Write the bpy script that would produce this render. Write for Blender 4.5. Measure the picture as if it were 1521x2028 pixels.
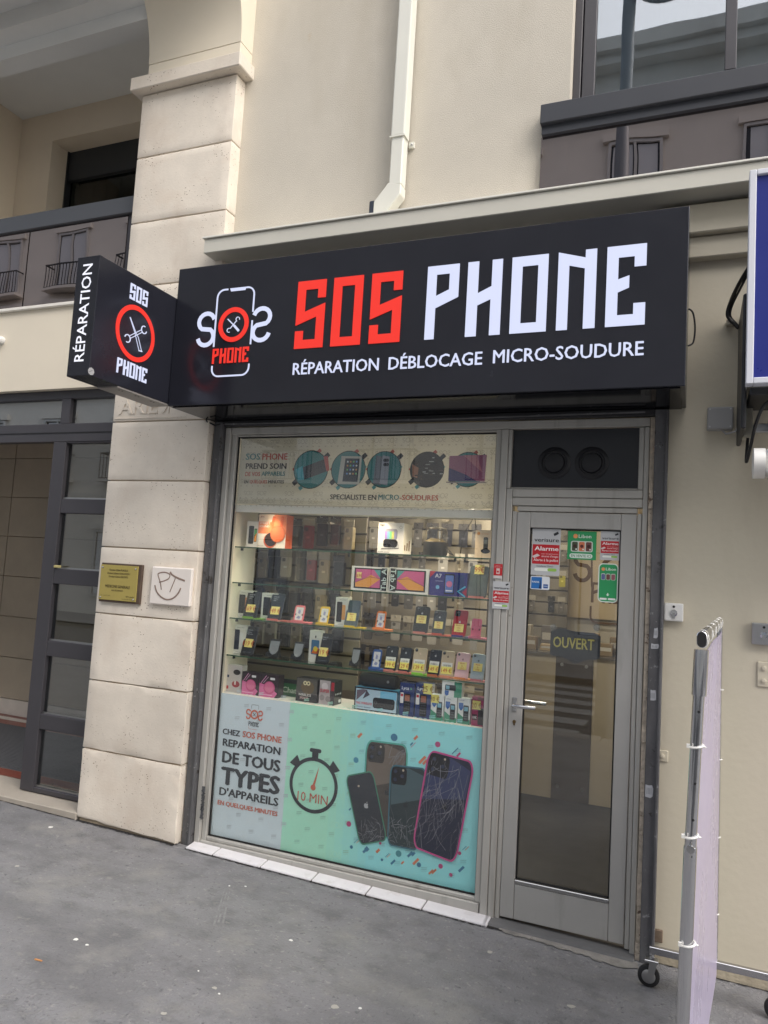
import bpy, bmesh, math, random
from mathutils import Vector, Matrix
random.seed(7)
PI=math.pi
for o in list(bpy.data.objects): bpy.data.objects.remove(o)
scene=bpy.context.scene
# ---------------------------------------------------------------- camera
FPX=1487.0; CX,CY=760.5,1014.0
CAM=Vector((0.0,-3.84,1.656))
_y,_p,_r=math.radians(22.73),math.radians(4.92),math.radians(3.44)
_f=Vector((-math.sin(_y)*math.cos(_p),math.cos(_y)*math.cos(_p),math.sin(_p)))
_a=Vector((math.cos(_y),math.sin(_y),0)); _b=_a.cross(_f)
RR=_a*math.cos(_r)+_b*math.sin(_r); UU=_b*math.cos(_r)-_a*math.sin(_r); FF=_f
cd=bpy.data.cameras.new('camera'); cam=bpy.data.objects.new('camera',cd); scene.collection.objects.link(cam)
m=Matrix((RR,UU,-FF)).transposed().to_4x4(); m.translation=CAM; cam.matrix_world=m
cd.sensor_fit='HORIZONTAL'; cd.sensor_width=36; cd.lens=FPX*36/1521; cd.clip_start=.05; cd.clip_end=500
scene.camera=cam
# ---------------------------------------------------------------- sky, sun, exposure
SUN_EL,SUN_AZ=math.radians(50),math.radians(122)     # high veiled sun over the street
w=bpy.data.worlds.new('World'); scene.world=w; w.use_nodes=True
nt=w.node_tree; nt.nodes.clear()
sk=nt.nodes.new('ShaderNodeTexSky'); sk.sky_type='NISHITA'; sk.sun_disc=False
sk.sun_elevation=SUN_EL; sk.sun_rotation=SUN_AZ; sk.air_density=1.0; sk.dust_density=4.0; sk.ozone_density=1.0
hs=nt.nodes.new('ShaderNodeHueSaturation'); hs.inputs['Saturation'].default_value=.55
bg=nt.nodes.new('ShaderNodeBackground'); bg.inputs[1].default_value=.15
ow=nt.nodes.new('ShaderNodeOutputWorld')
nt.links.new(sk.outputs[0],hs.inputs['Color']); nt.links.new(hs.outputs[0],bg.inputs[0]); nt.links.new(bg.outputs[0],ow.inputs[0])
sl=bpy.data.lights.new('sun','SUN'); sl.energy=1.5; sl.angle=math.radians(120); sl.color=(1,.975,.94)
so=bpy.data.objects.new('sun',sl); scene.collection.objects.link(so)
_d=Vector((math.sin(SUN_AZ)*math.cos(SUN_EL),math.cos(SUN_AZ)*math.cos(SUN_EL),math.sin(SUN_EL)))
so.rotation_euler=_d.to_track_quat('Z','Y').to_euler()
scene.view_settings.view_transform='Standard'; scene.view_settings.look='None'
scene.view_settings.exposure=.92; scene.view_settings.gamma=1; scene.view_settings.use_curve_mapping=False
# ---------------------------------------------------------------- helpers
def at(px,py,Y):
    d=RR*((px-CX)/FPX)-UU*((py-CY)/FPX)+FF; t=(Y-CAM.y)/d.y; return CAM+d*t
def atx(px,py,X):
    d=RR*((px-CX)/FPX)-UU*((py-CY)/FPX)+FF; t=(X-CAM.x)/d.x; return CAM+d*t
def atz(px,py,Z):
    d=RR*((px-CX)/FPX)-UU*((py-CY)/FPX)+FF; t=(Z-CAM.z)/d.z; return CAM+d*t
def gz(x,y): return -0.02-0.018*(x+2.5)+0.012*min(y,0)
def lin(c):
    def g(v):
        v/=255.; return v/12.92 if v<=.04045 else ((v+.055)/1.055)**2.4
    return tuple(g(v) for v in c)
COL=scene.collection
ORG={}
def link(o,parent=None):
    COL.objects.link(o)
    if parent is not None: o.parent=parent
def tag(o,label,cat,group=None):
    o['label']=label; o['category']=cat
    if group: o['group']=group
    return o
def thing(name,label,cat,loc=(0,0,0),group=None,rot=None):
    o=bpy.data.objects.new(name,None); COL.objects.link(o); o.location=loc; o.empty_display_size=.05
    if rot: o.rotation_euler=rot
    ORG[o]=Vector(loc); tag(o,label,cat,group); return o
def structure(o): o['kind']='structure'; return o
class MB:
    def __init__(s): s.v=[]; s.f=[]; s.c=[]
    def poly(s,pts,col=None):
        i=len(s.v); s.v+=[tuple(p) for p in pts]; s.f.append(tuple(range(i,i+len(pts)))); s.c.append(col); return s
    def faces(s,vs,fs,col=None):
        i=len(s.v); s.v+=[tuple(p) for p in vs]
        for f in fs: s.f.append(tuple(i+k for k in f)); s.c.append(col)
        return s
    def box(s,x0,x1,y0,y1,z0,z1,col=None):
        return s.faces([(x0,y0,z0),(x1,y0,z0),(x1,y1,z0),(x0,y1,z0),(x0,y0,z1),(x1,y0,z1),(x1,y1,z1),(x0,y1,z1)],
            [(0,3,2,1),(4,5,6,7),(0,1,5,4),(1,2,6,5),(2,3,7,6),(3,0,4,7)],col)
    def prism(s,pts,fn,d0,d1,col=None):
        n=len(pts); vs=[fn(a,b,d0) for a,b in pts]+[fn(a,b,d1) for a,b in pts]
        return s.faces(vs,[tuple(range(n)),tuple(range(2*n-1,n-1,-1))]+[(k,k+n,(k+1)%n+n,(k+1)%n) for k in range(n)],col)
    def tube(s,path,r,n=8,col=None,caps=True):
        path=[Vector(p) for p in path]; rings=[]; up=None
        for i,p in enumerate(path):
            t=(path[min(i+1,len(path)-1)]-path[max(i-1,0)]).normalized()
            if up is None: up=Vector((0,0,1)) if abs(t.z)<.9 else Vector((1,0,0))
            a=t.cross(up); a=a.normalized() if a.length>1e-6 else Vector((1,0,0)); b=a.cross(t).normalized(); up=b
            rr=r[i] if isinstance(r,(list,tuple)) else r
            rings.append([p+(a*math.cos(2*PI*k/n)+b*math.sin(2*PI*k/n))*rr for k in range(n)])
        vs=[q for R_ in rings for q in R_]; fs=[]
        for i in range(len(rings)-1):
            for k in range(n): fs.append((i*n+k,i*n+(k+1)%n,(i+1)*n+(k+1)%n,(i+1)*n+k))
        if caps: fs+=[tuple(range(n-1,-1,-1)),tuple(range((len(rings)-1)*n,len(rings)*n))]
        return s.faces(vs,fs,col)
    def lathe(s,prof,c,axis='z',n=20,col=None):
        vs=[];fs=[]
        for r,h in prof:
            for k in range(n):
                a=2*PI*k/n; x,y=r*math.cos(a),r*math.sin(a)
                vs.append((c[0]+x,c[1]+y,c[2]+h) if axis=='z' else ((c[0]+x,c[1]+h,c[2]+y) if axis=='y' else (c[0]+h,c[1]+x,c[2]+y)))
        for i in range(len(prof)-1):
            for k in range(n): fs.append((i*n+k,i*n+(k+1)%n,(i+1)*n+(k+1)%n,(i+1)*n+k))
        fs+=[tuple(range(n)),tuple(range((len(prof)-1)*n,len(prof)*n))]
        return s.faces(vs,fs,col)
    def mesh(s,name,off=Vector((0,0,0)),bevel=0,seg=1,smooth=False):
        me=bpy.data.meshes.new(name); me.from_pydata([Vector(v)-off for v in s.v],[],s.f)
        if any(c is not None for c in s.c):
            at_=me.color_attributes.new('col','FLOAT_COLOR','CORNER'); data=[]
            for f,c in zip(s.f,s.c):
                l=lin(c or (128,128,128)); data+=[l[0],l[1],l[2],1.]*len(f)
            at_.data.foreach_set('color',data)
        bm=bmesh.new(); bm.from_mesh(me)
        if not any(c is not None for c in s.c) or bevel:
            bmesh.ops.recalc_face_normals(bm,faces=bm.faces)
        if bevel:
            es=[e for e in bm.edges if len(e.link_faces)==2 and e.calc_face_angle(0)>.5]
            bmesh.ops.bevel(bm,geom=es,offset=bevel,segments=seg,affect='EDGES',profile=.6)
        bm.to_mesh(me); bm.free()
        if smooth:
            for p in me.polygons: p.use_smooth=True
            try: me.set_sharp_from_angle(angle=math.radians(40))
            except Exception: pass
        me.update(); return me
    def build(s,name,mat,parent=None,bevel=0,seg=1,smooth=False,local=False):
        off=Vector((0,0,0))
        if parent is not None and not local: off=ORG.get(parent,Vector((0,0,0)))
        me=s.mesh(name,off,bevel,seg,smooth); me.materials.append(mat)
        o=bpy.data.objects.new(name,me); link(o,parent); ORG[o]=off; return o
def spl(pts,n=6):
    P=[Vector(p) for p in pts]; out=[]
    for i in range(len(P)-1):
        a,b,c,d=P[max(i-1,0)],P[i],P[i+1],P[min(i+2,len(P)-1)]
        for k in range(n): t=k/n; out.append(.5*((2*b)+(c-a)*t+(2*a-5*b+4*c-d)*t*t+(3*b-a-3*c+d)*t**3))
    return out+[P[-1]]
def bx(*a): return MB().box(*a)
# ---------------------------------------------------------------- materials
MATS={}
def mat(name,col,rough=.6,metal=0.,var=None,bump=None,coat=0.,spec=.5,emit=None,speck=None,streak=None):
    """var=(scale,amount[,stretch]) brightness noise; bump=(scale,strength); speck=(scale,threshold,colour) small stains"""
    if name in MATS: return MATS[name]
    mt=bpy.data.materials.new(name); mt.use_nodes=True; n=mt.node_tree; N=n.nodes; Lk=n.links; b=N['Principled BSDF']
    b.inputs['Base Color'].default_value=(*col,1); b.inputs['Roughness'].default_value=rough; b.inputs['Metallic'].default_value=metal
    b.inputs['Coat Weight'].default_value=coat; b.inputs['Specular IOR Level'].default_value=spec
    geo=N.new('ShaderNodeNewGeometry'); cur=None
    if var:
        tx=N.new('ShaderNodeTexNoise'); tx.inputs['Scale'].default_value=var[0]; tx.inputs['Detail'].default_value=6; tx.inputs['Roughness'].default_value=.65
        if len(var)>2:
            mp=N.new('ShaderNodeMapping'); mp.inputs['Scale'].default_value=var[2]; Lk.new(geo.outputs['Position'],mp.inputs[0]); Lk.new(mp.outputs[0],tx.inputs['Vector'])
        else: Lk.new(geo.outputs['Position'],tx.inputs['Vector'])
        mr=N.new('ShaderNodeMapRange'); mr.inputs[1].default_value=.3; mr.inputs[2].default_value=.7; mr.inputs[3].default_value=1-var[1]; mr.inputs[4].default_value=1+var[1]*.7
        Lk.new(tx.outputs['Fac'],mr.inputs[0])
        mx=N.new('ShaderNodeMix'); mx.data_type='RGBA'; mx.blend_type='MULTIPLY'; mx.inputs[0].default_value=1; mx.inputs[6].default_value=(*col,1)
        cb=N.new('ShaderNodeCombineColor')
        for k in range(3): Lk.new(mr.outputs[0],cb.inputs[k])
        Lk.new(cb.outputs[0],mx.inputs[7]); cur=mx.outputs[2]
        rm=N.new('ShaderNodeMapRange'); rm.inputs[1].default_value=.3; rm.inputs[2].default_value=.7; rm.inputs[3].default_value=max(.02,rough-.08); rm.inputs[4].default_value=min(1,rough+.08)
        Lk.new(tx.outputs['Fac'],rm.inputs[0]); Lk.new(rm.outputs[0],b.inputs['Roughness'])
    if speck:
        for (sc,th,sc_col) in (speck if isinstance(speck,list) else [speck]):
            t2=N.new('ShaderNodeTexNoise'); t2.inputs['Scale'].default_value=sc; t2.inputs['Detail'].default_value=4; t2.inputs['Roughness'].default_value=.7; Lk.new(geo.outputs['Position'],t2.inputs['Vector'])
            r2=N.new('ShaderNodeMapRange'); r2.inputs[1].default_value=th; r2.inputs[2].default_value=th+.06; Lk.new(t2.outputs['Fac'],r2.inputs[0])
            m2=N.new('ShaderNodeMix'); m2.data_type='RGBA'; Lk.new(r2.outputs[0],m2.inputs[0])
            if cur: Lk.new(cur,m2.inputs[6])
            else: m2.inputs[6].default_value=(*col,1)
            m2.inputs[7].default_value=(*sc_col,1); cur=m2.outputs[2]
    if streak:
        for (sv,th,k_col) in (streak if isinstance(streak,list) else [streak]):
            mp=N.new('ShaderNodeMapping'); mp.inputs['Scale'].default_value=sv; Lk.new(geo.outputs['Position'],mp.inputs[0])
            t2=N.new('ShaderNodeTexNoise'); t2.inputs['Scale'].default_value=1; t2.inputs['Detail'].default_value=6; t2.inputs['Roughness'].default_value=.6; Lk.new(mp.outputs[0],t2.inputs['Vector'])
            r2=N.new('ShaderNodeMapRange'); r2.inputs[1].default_value=th; r2.inputs[2].default_value=th+.2; Lk.new(t2.outputs['Fac'],r2.inputs[0])
            m2=N.new('ShaderNodeMix'); m2.data_type='RGBA'; Lk.new(r2.outputs[0],m2.inputs[0])
            if cur: Lk.new(cur,m2.inputs[6])
            else: m2.inputs[6].default_value=(*col,1)
            m2.inputs[7].default_value=(*k_col,1); cur=m2.outputs[2]
    if cur: Lk.new(cur,b.inputs['Base Color'])
    if bump:
        t3=N.new('ShaderNodeTexNoise'); t3.inputs['Scale'].default_value=bump[0]; t3.inputs['Detail'].default_value=5; Lk.new(geo.outputs['Position'],t3.inputs['Vector'])
        bn=N.new('ShaderNodeBump'); bn.inputs['Strength'].default_value=bump[1]; bn.inputs['Distance'].default_value=.01
        Lk.new(t3.outputs['Fac'],bn.inputs['Height']); Lk.new(bn.outputs[0],b.inputs['Normal'])
    if emit: b.inputs['Emission Color'].default_value=(*emit[0],1); b.inputs['Emission Strength'].default_value=emit[1]
    MATS[name]=mt; return mt
def glass(name,base=.05,tint=(1,1,1),rough=0.,dirt=0.,gcol=(1,1,1),warp=0.):
    """thin pane: clear transmission mixed with a mirror by the angle of view, as real glass does"""
    if name in MATS: return MATS[name]
    mt=bpy.data.materials.new(name); mt.use_nodes=True; n=mt.node_tree; N=n.nodes; Lk=n.links; N.clear()
    o=N.new('ShaderNodeOutputMaterial'); tr=N.new('ShaderNodeBsdfTransparent'); tr.inputs[0].default_value=(*tint,1)
    gl=N.new('ShaderNodeBsdfGlossy'); gl.inputs['Roughness'].default_value=rough; gl.inputs[0].default_value=(*gcol,1)
    lw=N.new('ShaderNodeLayerWeight'); lw.inputs[0].default_value=.5
    pw=N.new('ShaderNodeMath'); pw.operation='POWER'; pw.inputs[1].default_value=4.0; Lk.new(lw.outputs['Facing'],pw.inputs[0])
    mr=N.new('ShaderNodeMapRange'); mr.inputs[3].default_value=base; mr.inputs[4].default_value=1.0; Lk.new(pw.outputs[0],mr.inputs[0])
    if warp:
        ge=N.new('ShaderNodeNewGeometry'); tw=N.new('ShaderNodeTexNoise'); tw.inputs['Scale'].default_value=2.2; tw.inputs['Detail'].default_value=1; Lk.new(ge.outputs['Position'],tw.inputs['Vector'])
        bw=N.new('ShaderNodeBump'); bw.inputs['Strength'].default_value=1; bw.inputs['Distance'].default_value=warp; Lk.new(tw.outputs['Fac'],bw.inputs['Height']); Lk.new(bw.outputs[0],gl.inputs['Normal'])
    mx=N.new('ShaderNodeMixShader'); Lk.new(mr.outputs[0],mx.inputs[0]); Lk.new(tr.outputs[0],mx.inputs[1]); Lk.new(gl.outputs[0],mx.inputs[2])
    last=mx.outputs[0]
    if dirt:
        df=N.new('ShaderNodeBsdfDiffuse'); df.inputs[0].default_value=(.6,.6,.58,1)
        ge=N.new('ShaderNodeNewGeometry'); tn=N.new('ShaderNodeTexNoise'); tn.inputs['Scale'].default_value=3; tn.inputs['Detail'].default_value=8; Lk.new(ge.outputs['Position'],tn.inputs['Vector'])
        m1=N.new('ShaderNodeMapRange'); m1.inputs[1].default_value=.35; m1.inputs[2].default_value=.75; m1.inputs[3].default_value=0; m1.inputs[4].default_value=dirt; Lk.new(tn.outputs['Fac'],m1.inputs[0])
        m2=N.new('ShaderNodeMixShader'); Lk.new(m1.outputs[0],m2.inputs[0]); Lk.new(last,m2.inputs[1]); Lk.new(df.outputs[0],m2.inputs[2]); last=m2.outputs[0]
    Lk.new(last,o.inputs[0]); MATS[name]=mt; return mt
def translucent(name,col):
    mt=bpy.data.materials.new(name); mt.use_nodes=True; n=mt.node_tree; N=n.nodes; N.clear(); o=N.new('ShaderNodeOutputMaterial'); d=N.new('ShaderNodeBsdfDiffuse'); t=N.new('ShaderNodeBsdfTranslucent'); m=N.new('ShaderNodeMixShader')
    d.inputs[0].default_value=(*col,1); t.inputs[0].default_value=(*col,1); m.inputs[0].default_value=.4
    n.links.new(d.outputs[0],m.inputs[1]); n.links.new(t.outputs[0],m.inputs[2]); n.links.new(m.outputs[0],o.inputs[0]); MATS[name]=mt; return mt
def printed(name='print',rough=.45):
    if name in MATS: return MATS[name]
    mt=bpy.data.materials.new(name); mt.use_nodes=True; n=mt.node_tree; b=n.nodes['Principled BSDF']
    a=n.nodes.new('ShaderNodeAttribute'); a.attribute_name='col'; n.links.new(a.outputs['Color'],b.inputs['Base Color']); b.inputs['Roughness'].default_value=rough
    MATS[name]=mt; return mt
PRINT=printed(); PRINTG=printed('print_gloss',.2)
def stone_mat():
    mt=mat('limestone',lin((230,220,205)),.85,var=(2.6,.12),streak=[((3,3,1.6),.52,lin((216,203,187))),((2.2,2.2,5),.55,lin((223,210,193)))],speck=[(26,.66,lin((190,173,150)))],bump=(70,.12))
    n=mt.node_tree; N=n.nodes; Lk=n.links; b=N['Principled BSDF']
    geo=N.new('ShaderNodeNewGeometry'); v=N.new('ShaderNodeTexVoronoi'); v.inputs['Scale'].default_value=38; v.inputs['Randomness'].default_value=1; 
    mp=N.new('ShaderNodeMapping'); mp.inputs['Scale'].default_value=(1,1,1.7); Lk.new(geo.outputs['Position'],mp.inputs[0]); Lk.new(mp.outputs[0],v.inputs['Vector'])
    nz=N.new('ShaderNodeTexNoise'); nz.inputs['Scale'].default_value=4.5; nz.inputs['Detail'].default_value=3; Lk.new(geo.outputs['Position'],nz.inputs['Vector'])
    th=N.new('ShaderNodeMapRange'); th.inputs[1].default_value=.42; th.inputs[2].default_value=.70; th.inputs[3].default_value=.05; th.inputs[4].default_value=.21; Lk.new(nz.outputs['Fac'],th.inputs[0])
    lt=N.new('ShaderNodeMath'); lt.operation='LESS_THAN'; Lk.new(v.outputs['Distance'],lt.inputs[0]); Lk.new(th.outputs[0],lt.inputs[1])
    old=b.inputs['Base Color'].links[0].from_socket
    mx=N.new('ShaderNodeMix'); mx.data_type='RGBA'; Lk.new(lt.outputs[0],mx.inputs[0]); Lk.new(old,mx.inputs[6]); mx.inputs[7].default_value=(*lin((150,130,108)),1); Lk.new(mx.outputs[2],b.inputs['Base Color'])
    b2=N.new('ShaderNodeBump'); b2.inputs['Strength'].default_value=.6; b2.inputs['Distance'].default_value=.004; b2.invert=True
    Lk.new(lt.outputs[0],b2.inputs['Height']); ob=b.inputs['Normal'].links[0].from_socket; Lk.new(ob,b2.inputs['Normal']); Lk.new(b2.outputs[0],b.inputs['Normal'])
    oi=N.new('ShaderNodeObjectInfo'); rg=N.new('ShaderNodeMapRange'); rg.inputs[3].default_value=.86; rg.inputs[4].default_value=1.04; Lk.new(oi.outputs['Random'],rg.inputs[0])
    cb=N.new('ShaderNodeCombineColor'); [Lk.new(rg.outputs[0],cb.inputs[k]) for k in range(3)]
    src=b.inputs['Base Color'].links[0].from_socket; m3=N.new('ShaderNodeMix'); m3.data_type='RGBA'; m3.blend_type='MULTIPLY'; m3.inputs[0].default_value=1; Lk.new(src,m3.inputs[6]); Lk.new(cb.outputs[0],m3.inputs[7]); Lk.new(m3.outputs[2],b.inputs['Base Color'])
    return mt
STONE=stone_mat()
STUCCO=mat('stucco',lin((204,197,183)),.9,streak=[((1.6,1.6,.5),.50,lin((190,182,166)))],var=(1.3,.08),bump=(190,.38),speck=(7,.70,lin((196,184,164))))
CREAM=mat('cream_paint',lin((202,194,174)),.6,var=(1.0,.06,(1,1,.35)),streak=[((2.2,2.2,.6),.52,lin((188,179,160)))],speck=[(5,.72,lin((186,170,140))),(45,.76,lin((150,135,110)))],bump=(30,.12))
BAND=mat('cream_band',lin((228,218,198)),.8,var=(1.2,.04))
CANOPY=mat('canopy_paint',lin((205,202,190)),.5,var=(2,.04))
SOFFIT=mat('soffit_paint',lin((226,226,222)),.85,var=(1.1,.06))
LOGGIA=mat('loggia_render',lin((224,210,188)),.85,var=(1.3,.05))
DARKMETAL=mat('anthracite_metal',lin((66,64,68)),.45,var=(3,.08),bump=(60,.05))
DARKSILL=mat('anthracite_sill',lin((56,58,64)),.5,var=(3,.08))
STEEL=mat('raw_dark_steel',lin((94,94,96)),.6,.1,var=(9,.35,(1,1,.4)),speck=[(26,.62,lin((140,140,142))),(11,.64,lin((50,46,44))),(70,.68,lin((165,165,165)))],bump=(40,.2))
ALU=mat('silver_frame_paint',lin((176,174,168)),.42,.12,var=(2.2,.09,(1,1,.5)),streak=[((16,16,1.4),.56,lin((152,149,142)))],speck=[(24,.70,lin((128,124,118))),(60,.72,lin((196,195,192)))])
ALU2=mat('silver_door_paint',lin((172,171,167)),.36,.15,var=(1.8,.08),streak=[((12,12,1.8),.56,lin((152,150,145)))],speck=(40,.72,lin((138,136,132))))
RUBBER=mat('black_rubber',(.012,.012,.013),.6)
CHROME=mat('chrome',(.62,.62,.63),.09,1.,var=(6,.06))
STEELBAR=mat('brushed_steel',(.5,.5,.5),.3,1.)
SIGNBLACK=mat('sign_black_acrylic',(.016,.017,.024),.20,spec=.5,var=(2,.1))
SIGNUNDER=mat('sign_underside_gloss',(.006,.006,.008),.10,spec=.25)
WHITEPL=mat('white_plastic',lin((225,224,220)),.4,var=(8,.04))
GREYPL=mat('grey_plastic',lin((150,150,150)),.5,var=(5,.05))
BLACKPL=mat('black_plastic',(.012,.012,.014),.4)
INWALL=mat('interior_white',lin((225,216,198)),.7,var=(1.5,.03))
PANE=glass('shop_glass',.065,(.97,.985,.98),dirt=.012,warp=.0005)
PANE2=glass('double_glazing',.30,(.6,.64,.65),warp=.0006)
UPGL=glass('upper_glazing',.21,(.62,.66,.68),warp=.0006)
BROWNGL=glass('bronze_glass',.34,(.20,.155,.15),gcol=(1,.88,.86),warp=.0008)
SHELFGL=glass('shelf_glass',.06,(.9,.97,.93))
SHELFEDGE=mat('shelf_glass_edge',lin((52,84,64)),.15)
LED_W=mat('led_white',(.16,.17,.2),.35,emit=((.70,.75,1.0),.44))
LED_R=mat('led_red',(.35,.02,.012),.3,emit=((1.0,.040,.028),.34))
# ---------------------------------------------------------------- flat printing
_TX={}
def text_shape(s,bold=0.):
    k=(s,bold)
    if k not in _TX:
        cu=bpy.data.curves.new('t','FONT'); cu.body=s; cu.size=1; cu.offset=bold; cu.resolution_u=2; cu.fill_mode='FRONT'
        o=bpy.data.objects.new('t',cu); me=bpy.data.meshes.new_from_object(o)
        vs=[(v.co.x,v.co.y) for v in me.vertices]; fs=[tuple(p.vertices) for p in me.polygons]
        bpy.data.objects.remove(o); bpy.data.curves.remove(cu); bpy.data.meshes.remove(me)
        _TX[k]=(vs,fs)
    return _TX[k]
BOLD=((0,0),(-1,0),(1,0),(-.5,0),(.5,0),(0,-1),(0,1))
CAPH=max(v[1] for v in text_shape('H')[0])
class Cv:
    """prints on a plane: O origin, U right, V up, N out of the face; units metres"""
    STEP=.0004
    def __init__(s,O=(0,0,0),U=(1,0,0),V=(0,0,1),N=None):
        s.O,s.U,s.V=Vector(O),Vector(U),Vector(V); s.N=Vector(N) if N else s.U.cross(s.V); s.mb=MB()
        s.flip=s.U.cross(s.V).dot(s.N)<0
    def p3(s,a,b,l): return s.O+s.U*a+s.V*b+s.N*(l*s.STEP)
    def poly(s,pts,col,l=1):
        ar=sum(pts[i][0]*pts[(i+1)%len(pts)][1]-pts[(i+1)%len(pts)][0]*pts[i][1] for i in range(len(pts)))
        if (ar<0)!=s.flip: pts=pts[::-1]
        s.mb.poly([s.p3(a,b,l) for a,b in pts],col)
    def rect(s,x0,x1,y0,y1,col,l=1): s.poly([(x0,y0),(x1,y0),(x1,y1),(x0,y1)],col,l)
    def rrect(s,x0,x1,y0,y1,r,col,l=1): s.poly(rr_pts(x0,x1,y0,y1,r),col,l)
    def disc(s,x,y,r,col,l=1,ry=None,n=20): s.poly([(x+r*math.cos(2*PI*k/n),y+(ry or r)*math.sin(2*PI*k/n)) for k in range(n)],col,l)
    def arc(s,x,y,r,w,col,a0=0,a1=360,l=1,n=24,ry=None):
        ry=ry or r; pts=[(x+r*math.cos(math.radians(a0+(a1-a0)*k/n)),y+ry*math.sin(math.radians(a0+(a1-a0)*k/n))) for k in range(n+1)]
        s.line(pts,w,col,l)
    def line(s,pts,w,col,l=1,w1=None):
        n=len(pts); L_=[];R_=[]
        for i,(x,y) in enumerate(pts):
            ax,ay=pts[max(i-1,0)]; bx_,by=pts[min(i+1,n-1)]; dx,dy=bx_-ax,by-ay; d=math.hypot(dx,dy) or 1
            ww=w if w1 is None else w+(w1-w)*i/(n-1)
            L_.append((x-dy/d*ww/2,y+dx/d*ww/2)); R_.append((x+dy/d*ww/2,y-dx/d*ww/2))
        for i in range(n-1): s.poly([L_[i],R_[i],R_[i+1],L_[i+1]],col,l)
    def text(s,t,x0,y0,x1,h,col,bold=0.,l=3,tilt=0.):
        vs,fs=text_shape(t)
        if not vs: return
        mn=min(v[0] for v in vs); mxx=max(v[0] for v in vs); sx=(x1-x0)/(mxx-mn+2*bold); sy=h/CAPH/(1+bold)
        for k,(dx,dy) in enumerate(BOLD if bold else BOLD[:1]):
            pts=[s.p3(x0+(v[0]-mn+bold+dx*bold)*sx,y0+(v[1]+bold*.4+dy*bold*.5)*sy,l+k*.15) for v in vs]
            s.mb.faces(pts,[f[::-1] for f in fs] if s.flip else fs,col)
    def textc(s,t,xc,y0,h,col,bold=0.,l=3,sq=1.):
        vs,fs=text_shape(t); wd=(max(v[0] for v in vs)-min(v[0] for v in vs))*h/CAPH*sq; s.text(t,xc-wd/2,y0,xc+wd/2,h,col,bold,l)
    def glyph(s,g,x0,y0,h,col,l=3,wx=1.):
        for part in GLY[g]: s.poly([(x0+a*h*wx,y0+b*h) for a,b in part],col,l)
    def build(s,name,parent=None,m=None,local=False): return s.mb.build(name,m or PRINT,parent,local=local)
def rr_pts(x0,x1,y0,y1,r,n=5):
    r=min(r,abs(x1-x0)/2,abs(y1-y0)/2); P=[]
    for cx,cy,a in((x1-r,y1-r,0),(x0+r,y1-r,90),(x0+r,y0+r,180),(x1-r,y0+r,270)):
        for k in range(n+1): t=math.radians(a+90*k/n); P.append((cx+r*math.cos(t),cy+r*math.sin(t)))
    return P
def bil(q,a,b):
    """q = tl,tr,br,bl corners in the plane; a,b in 0..1 (b up)"""
    (ax,ay),(bx_,by),(cx,cy),(dx,dy)=q
    return (dx*(1-a)*(1-b)+cx*a*(1-b)+bx_*a*b+ax*(1-a)*b, dy*(1-a)*(1-b)+cy*a*(1-b)+by*a*b+ay*(1-a)*b)
# block alphabet of the shop (height 1); letters with a hole are given as two pieces
T_=.13
GLY={
'S':[[(0,1),(.46,1),(.46,.735),(.335,.735),(.335,.87),(.135,.87),(.135,.54),(.46,.65),(.46,0),(0,0),(0,.26),(.13,.26),(.13,.125),(.33,.125),(.33,.46),(0,.345)]],
'O':[[(0,0),(.46,0),(.46,.125),(.135,.125),(.135,.87),(0,1)],[(0,1),(.135,.87),(.335,.87),(.335,.125),(.46,.125),(.46,1)]],
'P':[[(0,0),(.13,0),(.13,.42),(.44,.55),(.31,.66),(.13,.585),(.13,.88),(0,1)],[(0,1),(.13,.88),(.31,.88),(.31,.66),(.44,.55),(.44,1)]],
'H':[[(0,1),(.145,1),(.145,.57),(.325,.65),(.325,1),(.46,1),(.46,0),(.32,0),(.32,.48),(.145,.41),(.145,0),(0,0)]],
'N':[[(0,1),(.33,.9),(.33,1),(.465,1),(.465,0),(.325,0),(.325,.765),(.135,.82),(.135,0),(0,0)]],
'E':[[(0,1),(.455,1),(.455,.725),(.32,.725),(.32,.855),(.135,.855),(.135,.58),(.265,.62),(.265,.47),(.135,.42),(.135,.135),(.32,.135),(.32,.27),(.455,.27),(.455,0),(0,0)]]}
def s_curve(x,y,wd,h,mir=False):
    P=[]; r=h*.27
    for k in range(13):
        a=math.radians(15+(235-15)*k/12); P.append((.5+.5*math.cos(a)*.95,.735+.26*math.sin(a)))
    for k in range(13):
        a=math.radians(55-(55+170)*k/12); P.append((.5+.5*math.cos(a)*.95,.265+.26*math.sin(a)))
    return [(x+(1-a if mir else a)*wd,y+b*h) for a,b in P]
def apple(cv,x,y,h,col,l=3):
    cv.poly([(x+dx*h,y+dy*h) for dx,dy in((0,.62),(.16,.70),(.33,.62),(.26,.45),(.28,.28),(.38,.2),(.28,0),(.14,-.08),(0,-.03),(-.14,-.08),(-.3,.04),(-.4,.3),(-.34,.58),(-.16,.70))],col,l)
    cv.poly([(x+dx*h,y+dy*h) for dx,dy in((.0,.74),(.14,.80),(.17,.98),(.03,.92))],col,l)
ORD=['','first','second','third','fourth','fifth','sixth','seventh','eighth','ninth','tenth','eleventh','twelfth','thirteenth','fourteenth','fifteenth','sixteenth']
def cname(c):
    r,g,b=c
    if r>150 and g<70: return 'red'
    if r>180 and b<90: return 'yellow'
    v=(r+g+b)/3
    if b>r+10: return 'dark blue'
    if r-b>22: return 'tan' if v>90 else 'brown'
    return 'black' if v<48 else ('dark grey' if v<75 else ('grey' if v<135 else 'pale grey'))
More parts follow.
